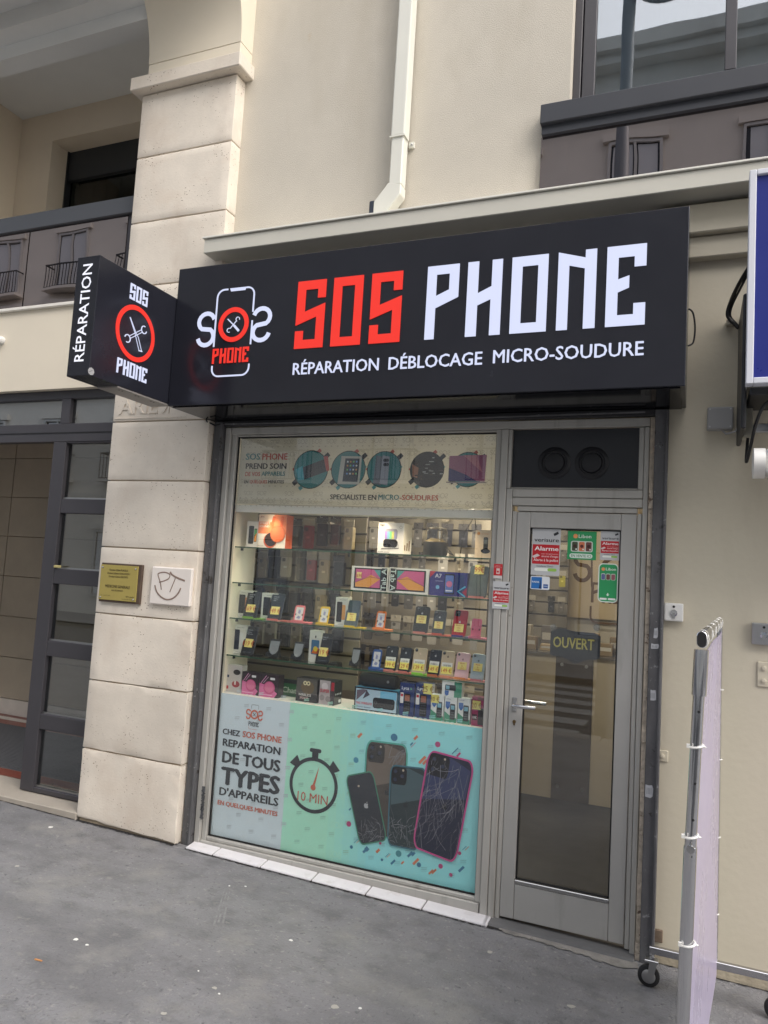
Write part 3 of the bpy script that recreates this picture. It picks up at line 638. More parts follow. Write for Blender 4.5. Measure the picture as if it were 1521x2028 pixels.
ribbon(s_curve(-2.706,2.925,.112,.19),.025,LED_W,'hook',fs_); ribbon(s_curve(-2.334,2.930,.112,.185,True),.025,LED_W,'hook',fs_)
ribbon(arc_pts(-2.464,3.035,.088,0,360,40),.027,LED_R,'ring',fs_,layer=1)
ribbon([(-2.505,3.07),(-2.46,3.03)],.006,LED_W,'screwdriver',fs_,layer=2); ribbon([(-2.46,3.03),(-2.425,2.995)],.013,LED_W,'screwdriver',fs_,layer=2)
ribbon(arc_pts(-2.437,3.065,.012,-20,250,10),.003,LED_W,'wrench',fs_,layer=2); ribbon([(-2.445,3.055),(-2.485,3.012)],.003,LED_W,'wrench',fs_,layer=3); ribbon(arc_pts(-2.492,3.003,.012,70,300,10),.003,LED_W,'wrench',fs_,layer=2)
for k,g in enumerate('PHONE'): letter(g,-2.590+k*.0505,2.812,.087,LED_R,1.02)
# ---- projecting sign
ps=thing('projecting_sign','small black lightbox sign projecting from the left end of the fascia','sign',(-2.955,-.64,2.59))
PX1,PX0,PYo,PYi,PZ0,PZ1=-2.8825,-3.035,-.962,-.30,2.590,3.228
bx(PX0,PX1,PYo,PYi,PZ0,PZ1).build('housing',SIGNBLACK,ps,bevel=.003)
bx(PX0+.01,PX1-.004,-.75,PYi-.01,PZ0-.008,PZ0-.0005).build('base_plate',mat('base_plate_grey',lin((150,146,142)),.5,.3),ps)
for k in range(3): 
    for d in(0,.025): MB().lathe([(.005,0),(.005,-.001)],(-2.92,-.70+k*.13+d,PZ0-.0085),'z',8).build('screw_hole',RUBBER,ps)
fnX=lambda a,b,d:(PX1+d,a,b)
def pletter(g,y,z,h,m,wx=1.): 
    mb=MB()
    for p in GLY[g]: mb.prism([(y+a*h*wx,z+b*h) for a,b in p],fnX,.0005,.004)
    return mb.build('letter',m,ps)
for k,g in enumerate('SOS'): pletter(g,-.727+k*.0505,3.083,.087,LED_W,1.0)
for k,g in enumerate('PHONE'): pletter(g,-.775+k*.0492,2.658,.082,LED_W,1.05)
def pribbon(pts,w,m,name,layer=0):
    c=Cv(); c.line(pts,w,(255,255,255),0); mb=MB()
    for f in c.mb.f: mb.prism([(c.mb.v[k][0],c.mb.v[k][2]) for k in f],fnX,.0005,.003+layer*.0006)
    return mb.build(name,m,ps)
yc,zc=-.655,2.908
pribbon(arc_pts(yc,zc,.142,0,360,44),.026,LED_R,'ring')
for d in(-.005,.005): pribbon([(yc-.055+d*.3,zc+.075),(yc-.004+d,zc+.005),(yc+.012+d*2.2,zc-.015),(yc+.048+d*2.2,zc-.085)],.0025,LED_W,'screwdriver',1)
pribbon([(yc+.034,zc-.085),(yc+.062,zc-.082)],.006,LED_W,'screwdriver',2)
for d in(-.006,.006): pribbon([(yc-.045-d*.6,zc-.035+d),(yc+.045-d*.6,zc+.03+d)],.003,LED_W,'wrench',2)
pribbon(arc_pts(yc+.062,zc+.042,.021,-10,-290,12),.005,LED_W,'wrench',2); pribbon(arc_pts(yc-.06,zc-.046,.021,170,-110,12),.005,LED_W,'wrench',2)
# vertical RÉPARATION on the outer end (reads upwards)
vs,fs=text_shape('RÉPARATION',.008); mn=min(v[0] for v in vs); mx=max(v[0] for v in vs); mb=MB()
z0_,z1_=2.665,3.185; h_=.062; i=0; n=len(vs)
mb.v+=[(-2.927-b/CAPH*0-(.0) - (h_-b/CAPH*h_),PYo-.003,z0_+(a-mn)/(mx-mn)*(z1_-z0_)) for a,b in vs]
# turn the text so that its top points left
mb.v=[(-2.927-(b/CAPH*h_),PYo-.0015,z0_+(a-mn)/(mx-mn)*(z1_-z0_)) for a,b in vs]
mb.faces([],[]); 
for f in fs: mb.f.append(tuple(f)); mb.c.append(None)
o=mb.build('lettering',mat('sign_white_print',lin((225,225,230)),.4,emit=((.8,.84,1),.25)),ps)
st=at(183,734,-.95)
c=Cv((PX1+.0006,0,0),(0,1,0),(0,0,1),(1,0,0)); c.poly([(PYo+.012+.022*math.cos(k*PI/4),2.613+.02*math.sin(k*PI/4)) for k in range(8)],(160,160,160),1); c.line([(PYo-.002,2.607),(PYo+.02,2.620)],.004,(110,110,112),2); c.build('sticker',ps)
# cable loop at the right end of the sign and wire under the left end
cb=MB().tube(spl([(SX1+.002,-.05,3.03),(SX1+.022,-.04,3.01),(SX1+.032,-.03,2.94),(SX1+.026,-.03,2.87),(SX1+.004,-.04,2.85)]),.0045,8)
tag(cb.build('sign_cable',BLACKPL,smooth=True),'short black cable loop at the right end of the black sign','cable')
cb=MB().tube([at(405,822,-.0),at(410,835,.0),at(425,842,.03),at(445,838,.05),at(460,840,.06)],.005,6)
tag(cb.build('sign_wire',BLACKPL,smooth=True),'thin black wire drooping under the left end of the sign','cable')

# ================================================================ SHOPFRONT
sf=thing('shop_window','silver-framed shop display window between pillar and door','window',(-1.85,.12,0))
FY0,FY1=.085,.16
GX0,GX1,GZ0,GZ1=-2.680,-1.015,.042,2.476
zL=lambda x:gz(x,0)
def fbar(*a,**k): return MB().box(*a).build(k.pop('name','frame_bar'),ALU,sf,bevel=.003)
fbar(-2.752,-2.715,FY0-.01,FY1,-.02,2.53,name='jamb'); fbar(-2.713,GX0-.002,FY0+.012,FY1,-.0,2.50,name='jamb')
fbar(-2.713,-.226,FY0,FY1,GZ1+.012,2.532,name='head_rail'); fbar(GX0,GX1,FY0+.014,FY1,GZ1+.001,GZ1+.010,name='glazing_bead')
fbar(-2.713,-.99,FY0,FY1,-.045,.018,name='bottom_rail'); fbar(GX0,GX1,FY0+.014,FY1,.0195,GZ0-.002,name='glazing_bead')
fbar(GX1+.001,-.985,FY0+.008,FY1,.02,2.486,name='mullion'); fbar(-.983,-.945,FY0-.006,FY1,-.06,2.486,name='mullion')
bx(GX0-.001,GX0+.008,.118,.124,GZ0,GZ1).build('gasket',RUBBER,sf); bx(GX1-.006,GX1,.118,.124,GZ0,GZ1).build('gasket',RUBBER,sf); bx(GX0,GX1,.118,.124,GZ0-.001,GZ0+.008).build('gasket',RUBBER,sf); bx(GX0,GX1,.118,.124,GZ1-.007,GZ1).build('gasket',RUBBER,sf)
bx(GX0,GX1,.124,.130,GZ0,GZ1).build('pane',PANE,sf)
MB().lathe([(.006,0),(.006,-.002)],(-2.66,FY0-.0005,-.005),'y',8).build('screw_hole',RUBBER,sf)
# painted-over scar on the left jamb
sc=at(402,1590,FY0-.012); mb=MB()
for k in range(26): 
    zz_=sc.z+.09-k*.0075; mb.box(sc.x-.012+random.uniform(-.004,.004),sc.x+.008+random.uniform(-.004,.004),FY0-.0125-random.uniform(0,.002),FY0-.0102,zz_,zz_+.006)
mb.build('scar',mat('sealant_scar',lin((96,98,102)),.5,.4,var=(60,.6)),sf)
# sill tiles
ti=thing('tile_sill','row of white glazed tiles under the shop window','sill',(-1.85,.03,-.03))
TILE=mat('white_tile',lin((214,212,214)),.4,var=(10,.05),streak=((9,9,9),.55,lin((188,184,182))),speck=(30,.70,lin((150,146,142)))); 
tx=[-2.752]+[at(x,y,.02).x for x,y in((425,1690),(519,1715),(620,1738),(727,1765),(838,1794),(965,1825))]+[-.945]
for k in range(len(tx)-1):
    xa,xb=tx[k]+.003,tx[k+1]-.003; za=(gz(xa,0)); zb_=gz(xb,0)
    MB().faces([(xa,-.005,za-.02),(xb,-.005,zb_-.02),(xb,.084,zb_-.02),(xa,.084,za-.02),(xa,-.002,za+.012),(xb,-.002,zb_+.012),(xb,.084,zb_+.022),(xa,.084,za+.022)],[(0,3,2,1),(4,5,6,7),(0,1,5,4),(1,2,6,5),(2,3,7,6),(3,0,4,7)]).build('tile',TILE,ti,bevel=.004)
MB().faces([(-2.75,.002,gz(-2.75,0)-.03),(-.95,.002,gz(-.95,0)-.03),(-.95,.083,gz(-.95,0)-.03),(-2.75,.083,gz(-2.75,0)-.03),(-2.75,.002,gz(-2.75,0)+.006),(-.95,.002,gz(-.95,0)+.006),(-.95,.083,gz(-.95,0)+.014),(-2.75,.083,gz(-2.75,0)+.014)],[(0,3,2,1),(4,5,6,7),(0,1,5,4),(1,2,6,5),(2,3,7,6),(3,0,4,7)]).build('grout_bed',mat('grout',lin((96,92,88)),.9),ti)
# steel posts and header
for (x0,x1,lb) in((-2.822,-2.756,'scuffed dark steel post between stone pillar and shop window'),(-.203,-.139,'scuffed dark steel post right of the shop door with sticker remains')):
    t=thing('steel_post',lb,'post',((x0+x1)/2,.08,gz(x0,0)))
    MB().box(x0,x1,.048,.10,gz(x0,0)-.02,2.565).build('upright',STEEL,t,bevel=.004)
    MB().box(x1-.014,x1-.001,.036,.0475,gz(x0,0)-.0,2.56).build('guide_lip',STEEL,t,bevel=.003)
    if x0>-1:
        for (px,py,w_,h_) in((1297,1280,.036,.026),(1293,1377,.028,.055),(1286,1566,.034,.065),(1299,1253,.02,.05)):
            q=at(px,py,.047); c=Cv((0,.0474,0)); c.poly([(q.x+w_*(.5+random.uniform(-.12,.05))*sx,q.z+h_*(.5+random.uniform(-.1,.05))*sz) for sx,sz in((-1,-1),(.3,-1),(1,-.8),(1,.4),(.8,1),(-.2,.9),(-1,1))],(178,180,184),1)
            for k in range(4): c.rect(q.x-w_*.35+k*w_*.18,q.x-w_*.28+k*w_*.18,q.z-h_*.25,q.z+h_*.2,(120,122,126),2)
            c.build('sticker_remains',t)
hd=thing('steel_header','dark steel lintel rail tucked under the black sign','rail',(-1.5,.08,2.55))
bx(-2.755,-.204,.052,.084,2.534,2.568).build('rail',mat('header_steel',lin((58,58,60)),.5,.4,var=(8,.2)),hd,bevel=.003)
mb=MB().tube([(-2.74,.047,2.548),(-1.4,.046,2.543),(-.25,.046,2.552)],.006,8); mb.build('rod',STEEL,hd)
cs=MB(); zc_=gz(-.2,0); k=0; z_=zc_
while z_<2.5:
    h_=random.uniform(.05,.2); cs.box(-.224+random.uniform(-.001,.003),-.2035,.06+random.uniform(0,.012),.14,z_,z_+h_); z_+=h_
tag(cs.build('chipped_plaster_strip',mat('chipped_plaster',lin((186,174,158)),.95,var=(25,.3),speck=(24,.60,lin((104,88,76))),bump=(60,.8))),'rough chipped plaster strip between door frame and steel post','plaster')
# door unit
dr=thing('shop_door','silver aluminium glazed shop door with lever handle','door',(-.58,.12,-.03))
def db(*a,**k): return MB().box(*a).build(k.get('name','frame_bar'),k.get('m',ALU),k.get('p',dr),bevel=.003)
DX0,DX1=-.943,-.227
db(DX0,-.910,FY0,FY1,-.055,2.164,name='frame_post'); db(-.908,-.884,FY0+.012,FY1,-.04,2.045,name='frame_post')
db(-.252,DX1,FY0,FY1,-.065,2.485,name='frame_post'); db(-.276,-.254,FY0+.012,FY1,-.04,2.045,name='frame_post')
db(-.909,-.253,FY0+.002,FY1,2.075,2.118,name='transom'); db(-.909,-.253,FY0-.003,FY1,2.12,2.162,name='transom'); db(-.883,-.277,FY0+.01,FY1,2.046,2.073,name='transom')
db(DX0,-.926,FY0,FY1,2.166,2.485,name='frame_post'); db(-.278,-.253,FY0+.008,FY1,2.164,2.485,name='frame_post'); db(-.925,-.279,FY0+.008,FY1,2.1635,2.173,name='glazing_bead')
bx(-.925,-.279,.115,.125,2.174,2.486).build('transom_panel',mat('navy_black_panel',(.012,.014,.02),.3),dr)
for px in(1098,1172):
    c=at(px,917,.112); MB().lathe([(.085,0),(.085,-.006),(.078,-.010),(.066,-.012),(.063,-.004),(.055,-.004),(.050,-.016),(.03,-.020),(0,-.021)],(c.x,.1145,c.z),'y',36).build('vent_cap',mat('vent_black',(.009,.009,.012),.45),dr,smooth=True)
# leaf
lf_=MB(); LX0,LX1,LZ0,LZ1=-.882,-.279,-.022,2.042; HX0,HX1,HZ0,HZ1=-.812,-.352,.172,1.960
for a in((LX0,HX0,LZ0,LZ1),(HX1,LX1,LZ0,LZ1)): MB().box(a[0],a[1],.095,.145,a[2],a[3]).build('leaf_stile',ALU2,dr,bevel=.003)
MB().box(HX0+.001,HX1-.001,.095,.145,HZ1,LZ1).build('leaf_rail',ALU2,dr,bevel=.003); MB().box(HX0+.001,HX1-.001,.096,.145,LZ0,HZ0-.022).build('kick_panel',ALU2,dr,bevel=.003)
MB().box(HX0+.001,HX1-.001,.093,.14,HZ0-.02,HZ0-.002).build('glazing_bead',STEELBAR,dr,bevel=.002)
bx(HX0,HX0+.008,.112,.118,HZ0,HZ1).build('gasket',RUBBER,dr); bx(HX1-.008,HX1,.112,.118,HZ0,HZ1).build('gasket',RUBBER,dr); bx(HX0,HX1,.112,.118,HZ1-.008,HZ1).build('gasket',RUBBER,dr); bx(HX0,HX1,.112,.118,HZ0-.001,HZ0+.006).build('gasket',RUBBER,dr)
bx(HX0,HX1,.118,.126,HZ0,HZ1).build('pane',glass('door_glass',.075,(.9,.92,.92),dirt=.015),dr)
hk=at(1019,1394,.09)
h=MB().box(hk.x-.012,hk.x+.012,.088,.0945,hk.z-.04,hk.z+.035).build('handle_plate',STEELBAR,dr,bevel=.003)
MB().tube([(hk.x,.0875,hk.z-.002),(hk.x,.045,hk.z-.002),(hk.x+.012,.036,hk.z-.002),(hk.x+.06,.035,hk.z-.002),(hk.x+.118,.036,hk.z-.002)],.0095,12).build('lever',CHROME,dr,smooth=True)
MB().tube([(hk.x+.03,.19,hk.z+.004),(hk.x+.145,.19,hk.z+.004)],.009,10).build('inner_lever',CHROME,dr,smooth=True)
k_=at(1018,1431,.09); MB().lathe([(.009,0),(.009,-.003),(.006,-.004)],(k_.x,.0945,k_.z+.004),'y',14).build('lock_cylinder',mat('brass_lock',lin((120,100,70)),.4,.8),dr); bx(k_.x-.004,k_.x+.004,.0915,.0945,k_.z-.014,k_.z-.001).build('lock_cylinder',MATS['brass_lock'],dr)
MB().faces([(-.96,.0,gz(-.96,0)-.02),(-.225,.0,gz(-.225,0)-.02),(-.225,.16,gz(-.225,0)-.02),(-.96,.16,gz(-.96,0)-.02),(-.96,.03,-.036),(-.225,.03,-.050),(-.225,.16,-.046),(-.96,.16,-.030)],[(0,3,2,1),(4,5,6,7),(0,1,5,4),(1,2,6,5),(2,3,7,6),(3,0,4,7)]).build('threshold',mat('grey_threshold',lin((98,98,98)),.75,var=(9,.15),bump=(50,.2)),dr,bevel=.004)
# rough cement patch at the foot of the door
pt=MB(); pts=[]
for k in range(41):
    t=k/40; q=atz(1000+262*t,1836+70*t,-.055); pts.append((q.x,q.y+.008+random.uniform(-.008,.004)))
for k in range(41):
    t=1-k/40; q=atz(990+275*t,1842+76*t,-.06); wv=.012+.02*math.sin(t*PI)+.018*max(0,math.sin(t*9+.6)); pts.append((q.x+random.uniform(-.006,.006),q.y-wv+random.uniform(-.012,.010)))
pts=[(x,y,gz(x,y)+.0035) for x,y in pts]
structure(pt.poly(pts).build('cement_patch',mat('cement_patch',lin((134,131,126)),.9,var=(11,.35),speck=[(22,.60,lin((104,100,96))),(9,.62,lin((150,146,140)))],bump=(40,.8))))
# ---------------------------------------------------------------- stickers and hung sign on the door glass
def sticker(name,label,q,Y,draw,cat='sticker',m=None,side=-1):
    """q = px tl, tr, br, bl"""
    P=[at(x,y,Y) for x,y in q]; x0=(P[0].x+P[3].x)/2; x1=(P[1].x+P[2].x)/2; z1=(P[0].z+P[1].z)/2; z0=(P[2].z+P[3].z)/2
    t=thing(name,label,cat,((x0+x1)/2,Y,z0)); c=Cv((x0,Y,z0)); draw(c,x1-x0,z1-z0); c.build('print',t,m or PRINT); return t
def verisure(c,w,h):
    c.rect(0,w,0,h,(188,190,192),1); c.rect(.03*w,w*.97,.24*h,.66*h,(188,32,42),2); c.text('verisure',.08*w,.72*h,.94*w,.085*h,(24,24,28),.01); c.poly([(.74*w,.90*h),(.9*w,.95*h),(.93*w,.90*h),(.78*w,.85*h)],(40,42,46),3)
    c.text('Alarme',.1*w,.53*h,.94*w,.09*h,(240,238,238),.02); c.text('avec enregistrement',.35*w,.45*h,.94*w,.028*h,(235,200,200)); c.text('sécurisé d\'images',.35*w,.39*h,.94*w,.04*h,(240,225,225),.01); c.text('Alerte à la police',.08*w,.30*h,.94*w,.055*h,(240,235,235),.01)
    c.poly([(.02*w,.40*h),(.2*w,.46*h),(.3*w,.42*h),(.1*w,.36*h)],(215,205,205),3); c.text('Installateur Direct',.2*w,.18*h,.78*w,.035*h,(50,50,54)); c.rrect(.12*w,.9*w,.09*h,.155*h,.02,(232,236,228),2); c.rrect(.58*w,.9*w,.09*h,.155*h,.02,(150,195,90),3)
sticker('alarm_sticker','large red and silver alarm sticker at the top left of the door glass',[(1055,1047),(1111,1048),(1108,1141),(1051,1138)],.1115,verisure)
sticker('alarm_sticker','smaller red and silver alarm sticker at the top right of the door glass',[(1190,1052),(1228,1053),(1226,1111),(1188,1108)],.1115,verisure)
sticker('alarm_sticker','red and silver alarm sticker curling off the frame left of the door',[(977,1152),(1010,1151),(1008,1205),(974,1207)],.076,verisure)
GREEN=(46,150,92)
def libon1(c,w,h):
    c.rect(0,w,0,h,GREEN,1); c.disc(.27*w,.82*h,.08*w,(226,150,96),2); c.text('Libon',.38*w,.76*h,.82*w,.12*h,(235,240,232),.01); c.rrect(.12*w,.88*w,.27*h,.65*h,.01,(205,215,205),2)
    for k,cc in enumerate([(70,80,60),(206,120,84),(110,70,66)]): c.rrect((.16+.24*k)*w,(.36+.24*k)*w,.30*h,.62*h,.006,cc,3); c.disc((.26+.24*k)*w,.47*h,.06*w,(60,34,30) if k!=1 else (90,40,36),4); c.disc((.31+.24*k)*w,.36*h,.03*w,(225,225,220),5)
    c.rrect(.08*w,.88*w,.05*h,.21*h,.012,(222,236,226),2); c.text('EN VENTE ICI',.14*w,.085*h,.82*w,.09*h,(40,120,80),.01)
sticker('phone_card_sticker','square green phone-card sticker at the top middle of the door glass',[(1124,1051),(1182,1053),(1180,1110),(1124,1107)],.1115,libon1)
def libon2(c,w,h):
    c.rrect(0,w,0,h,.022,(226,236,228),1); c.rrect(.05*w,.95*w,.025*h,.975*h,.018,GREEN,2); c.disc(.24*w,.85*h,.09*w,(226,150,96),3); c.text('Libon',.37*w,.82*h,.88*w,.07*h,(235,240,232),.01)
    for k,cc in enumerate([(90,100,150),(110,70,66),(150,90,100)]): c.rrect((.14+.25*k)*w,(.36+.25*k)*w,.57*h,.74*h,.006,(190,200,190),3); c.rrect((.16+.25*k)*w,(.34+.25*k)*w,.58*h,.72*h,.005,cc,4)
    c.poly([(.5*w,.16*h),(.42*w,.20*h),(.48*w,.20*h),(.48*w,.24*h),(.53*w,.24*h),(.53*w,.20*h),(.59*w,.20*h)],(225,235,225),3)
    c.rrect(.1*w,.46*w,.06*h,.11*h,.004,(230,234,230),3); c.rrect(.52*w,.9*w,.06*h,.11*h,.004,(230,234,230),3)
sticker('phone_card_sticker','tall rounded green phone-card sticker at the right of the door glass',[(1186,1115),(1225,1117),(1223,1194),(1183,1192)],.1115,libon2)
def paris(c,w,h):
    c.rrect(0,w,0,h,.008,(222,226,230),1); c.rect(.04*w,.6*w,.06*h,.94*h,(44,110,180),2); c.text('PARIS',.08*w,.50*h,.46*w,.13*h,(230,236,240),.02); c.poly([(.46*w,.06*h),(.56*w,.06*h),(.53*w,.8*h),(.52*w,.8*h)],(24,40,80),3); c.rect(.68*w,.92*w,.12*h,.42*h,(46,84,150),2); c.rect(.70*w,.90*w,.25*h,.30*h,(200,214,230),3)
sticker('card_sticker','small blue and white PARIS sticker at the left edge of the door glass',[(1051,1141),(1089,1142),(1088,1168),(1050,1167)],.1115,paris)
def redcard(c,w,h):
    c.rect(0,w,0,h,(205,200,198),1); c.rect(0.02*w,w,.2*h,h,(188,36,44),2); c.rect(.32*w,.7*w,.3*h,.7*h,(214,190,186),3); c.disc(.5*w,.47*h,.12*w,(188,36,44),4); c.text('VIDEO',.2*w,.84*h,.8*w,.05*h,(235,200,200)); c.text('SURVEILLANCE',.1*w,.76*h,.9*w,.045*h,(235,200,200))
sticker('camera_notice','small red video notice sticker on the frame beside the door',[(978,1117),(996,1117),(994,1146),(977,1145)],.076,redcard)
ov=thing('open_sign','black hanging OUVERT sign with gold letters on the door glass','sign',(-.6,.14,1.35))
A=at(1091,1249,.135); B=at(1190,1251,.135); C_=at(1091,1291,.135)
pts=[(A.x,A.z),(A.x,C_.z)]; 
pts=[(A.x,A.z-.004),(A.x,C_.z-.012)]
for k in range(13):
    t=k/12; pts.append((A.x+.02+(B.x-A.x-.04)*t,C_.z-.018+(-.030*math.exp(-((t-.52)/.2)**2))))
pts+=[(B.x,C_.z-.01),(B.x,A.z-.008)]
for k in range(9):
    t=1-k/8; pts.append((A.x+(B.x-A.x)*(.12+.76*t),A.z+.006+.010*math.exp(-((t-.15)/.2)**2)))
MB().prism(pts,lambda a,b,d:(a,d,b),.132,.136).build('board',mat('open_board',lin((40,42,48)),.45),ov)
c=Cv((0,.1318,0)); c.text('OUVERT',at(1095,1281,.132).x,at(1095,1281,.132).z,at(1177,1281,.132).x,.054,(205,190,92),.022,1); c.build('lettering',ov)
for px in(1096,1182):
    q=at(px,1243,.13); MB().lathe([(.019,-.004),(.017,-.007),(.006,-.0105)],(q.x,.138,q.z),'y',16).build('suction_cup',glass('clear_cup',.15,(.85,.87,.87)),ov)

# ================================================================ WALL FITTINGS AT RIGHT
def keybox(label,p,size,Y=.092):
    t=thing('key_switch',label,'switch',(p.x,Y,p.z-size/2)); s=size/2
    MB().box(p.x-s,p.x+s,Y-.032,Y-.0005,p.z-s,p.z+s).build('casing',WHITEPL if 'white' in label else STEELBAR,t,bevel=.006,seg=2)
    MB().lathe([(.017,0),(.017,-.004),(.012,-.005)],(p.x,Y-.0325,p.z-.004),'y',16).build('lock_ring',CHROME,t); MB().box(p.x-.006,p.x+.006,Y-.039,Y-.0375,p.z-.030,p.z-.004).build('key_slot',STEELBAR,t)
    MB().lathe([(.006,0),(.006,-.002)],(p.x,Y-.0325,p.z+s*.62),'y',10).build('lamp_hole',RUBBER,t); return t
q=at(1326,1212,.06); q.x=-.139+.045
keybox('white key switch box beside the steel post right of the door',q,.086)
q=at(1513,1256,.06); keybox('steel key switch box at the right picture edge',q,.10)
def plate(label,p0,p1,n):
    t=thing('wall_plate',label,'plate',(p0.x,.09,p1.z)); MB().box(p0.x,p1.x,.083,.0915,p1.z,p0.z).build('plate',CREAM,t,bevel=.003)
    for k in range(n): MB().lathe([(.011,0),(.011,-.008),(.006,-.010)],((p0.x+p1.x)/2,.0825,p1.z+(p0.z-p1.z)*(k+.5)/n),'y',12).build('screw',CREAM,t)
plate('painted-over blank plate on the cream wall right of the steel post',at(1300,1484,.085),at(1323,1510,.085),1)
plate('painted-over double plate on the cream wall at the right picture edge',at(1500,1310,.085),at(1526,1362,.085),2)
t=thing('hinge_stub','rusty metal stub at the foot of the wall beside the steel post','bracket',(-.1,.08,.05))
a=at(1293,1839,.08); b=at(1312,1868,.08); MB().box(a.x,b.x,.075,.0915,b.z,a.z).build('plate',mat('rusty_plate',lin((120,104,88)),.8,var=(30,.3)),t,bevel=.003)
eb=thing('junction_box','grey square junction box on the cream wall near the blue sign','junction box',(.09,.05,2.5))
a=at(1401,806,.03); b=at(1452,849,.03)
MB().box(a.x,b.x,.03,.0915,b.z,a.z).build('casing',GREYPL,eb,bevel=.008,seg=2)
for sx in(a.x+.012,b.x-.012):
    for sz in(a.z-.012,b.z+.012): MB().lathe([(.004,0),(.004,-.002)],(sx,.0295,sz),'y',8).build('screw',STEELBAR,eb)
MB().tube([(b.x-.05,.05,b.z+.001),(b.x-.03,.045,b.z-.022),(b.x+.01,.04,b.z-.012),(b.x+.03,.05,b.z+.02)],.005,6).build('cable_tail',GREYPL,eb,smooth=True)
# neighbour's blue sign
bl=thing('blue_sign','blue panel sign with white frame cut off by the right picture edge','sign',(.7,-.3,2.55))
BX0,BX1,BZ0,BZ1=.176,1.5,2.553,3.492
WHF=mat('white_frame_paint',lin((214,216,224)),.4)
MB().box(BX0,BX0+.028,-.42,-.36,BZ0,BZ1).build('frame_bar',WHF,bl,bevel=.003); MB().box(BX0+.029,BX1,-.42,-.36,BZ1-.024,BZ1).build('frame_bar',WHF,bl,bevel=.003); MB().box(BX0+.029,BX1,-.42,-.36,BZ0,BZ0+.026).build('frame_bar',WHF,bl,bevel=.003)
bx(BX0+.029,BX1,-.405,-.365,BZ0+.027,BZ1-.025).build('panel',mat('blue_panel',lin((38,48,128)),.3,var=(1.2,.06)),bl)
bx(BX0+.02,BX1,-.359,-.06,BZ0-.035,BZ0+.0).build('underside',BLACKPL,bl,bevel=.004)
bx(.165,.185,-.33,.09,2.38,2.98).build('side_plate',BLACKPL,bl,bevel=.006)
ec=thing('transformer_box','grey metal transformer box behind the blue sign','electric box',(.25,-.1,2.62))
bx(.187,.40,-.20,.06,2.66,3.06).build('casing',mat('grey_box',lin((110,112,118)),.5),ec,bevel=.005)
MB().lathe([(.016,0),(.016,-.008),(.008,-.012)],(.205,-.2005,2.93),'y',12).build('knob',WHITEPL,ec)
cb=MB().tube(spl([at(1484,528,-.2),at(1462,565,-.1),at(1446,600,.02),at(1441,625,.05),at(1455,642,.06),at(1463,650,.06)]),.009,8); tag(cb.build('black_cable',BLACKPL,smooth=True),'thicker black cable looping behind the blue sign','cable')
cb=MB().tube(spl([at(1486,533,-.2),at(1468,568,-.1),at(1451,602,.02),at(1446,625,.05),at(1457,640,.06),at(1464,648,.06)]),.006,8); tag(cb.build('black_cable',BLACKPL,smooth=True),'thinner black cable inside the loop behind the blue sign','cable')
o=MB().box(at(1438,640,.08).x,at(1456,640,.08).x,.06,.0915,at(1438,646,.08).z,at(1438,636,.08).z).build('cable_clip',CREAM,bevel=.003); tag(o,'small painted cable bracket on the wall behind the blue sign','bracket')
mt_=thing('awning_motor_bracket','beige bracket cover hanging under the blue sign','bracket',(.24,-.1,2.2))
a=at(1469,790,-.12); b=at(1491,866,-.12); MB().box(a.x,b.x,-.12,-.04,b.z,a.z).build('cover',mat('beige_cover',lin((172,168,152)),.5),mt_,bevel=.012,seg=2)
MB().box(b.x+.002,b.x+.10,-.09,-.06,(a.z+b.z)/2-.06,(a.z+b.z)/2-.02).build('arm',STEELBAR,mt_,bevel=.003)
aw=thing('awning_cassette','white awning cassette end cap at the right picture edge','awning',(.5,-.3,2.2))
a=at(1491,890,-.28); b=at(1521,940,-.28)
MB().prism([(-.30+.085*math.cos(t)*.9,a.z-.065+.065*math.sin(t)) for t in [2*PI*k/40 for k in range(40)]],lambda p,q,d:(d,p,q),a.x,a.x+.045).build('end_cap',WHITEPL,aw,smooth=True)
MB().box(a.x+.046,1.6,-.37,-.24,a.z-.12,a.z-.008).build('cassette',WHITEPL,aw,bevel=.01); bx(a.x+.06,1.6,-.34,-.27,a.z-.13,a.z-.121).build('slot',BLACKPL,aw)
MB().box(.29,1.5,-.30,-.285,a.z+.005,BZ0-.04).build('valance',mat('blue_valance',lin((60,80,150)),.8),aw)
cb=MB().tube(spl([at(1530,790,-.3),at(1512,805,-.3),at(1497,840,-.28),at(1485,890,-.2),at(1478,915,-.15),at(1480,880,-.12),at(1481,868,-.1)]),.007,8); tag(cb.build('black_cable',BLACKPL,smooth=True),'black cable drooping below the blue sign','cable')

# ================================================================ BANNER RACK
rk=thing('garment_rack','chrome wheeled garment rack carrying a lavender banner at the right','rack',(.06,-.9,gz(.06,-.9)))
ZT=1.545; nb=(-.004,-1.70); nt_=(.018,-1.70)
zr=.095
far=Vector((.108,-.15,0)); lean=.013
def post(p0,p1,r): return MB().tube([p0,p1],r,14)
post((.112,-.15,zr),(.104,-.15,ZT-.02),.0125).build('post',CHROME,rk,smooth=True)
nzb=zr-.03
post((-.016,-1.70,nzb),(.003,-1.70,1.02),.0165).build('post',CHROME,rk,smooth=True)
post((.003,-1.70,1.02),(.0165,-1.70,ZT-.06),.0145).build('inner_post',CHROME,rk,smooth=True)
post((.0145,-1.70,1.40),(.018,-1.70,ZT-.028),.0185).build('sleeve',CHROME,rk,smooth=True)
MB().prism(rr_pts(-.0125,.0125,-.021,.021,.0125),lambda a,b,d:(.018+a+(d+1.735)*(.104-.018)/1.6,d,ZT+b),-1.735,-.13).build('hanging_bar',CHROME,rk,bevel=.002,smooth=True)
MB().prism(rr_pts(-.011,.011,-.0195,.0195,.011),lambda a,b,d:(.018+a,d,ZT+b),-1.7375,-1.7352).build('end_plug',RUBBER,rk)
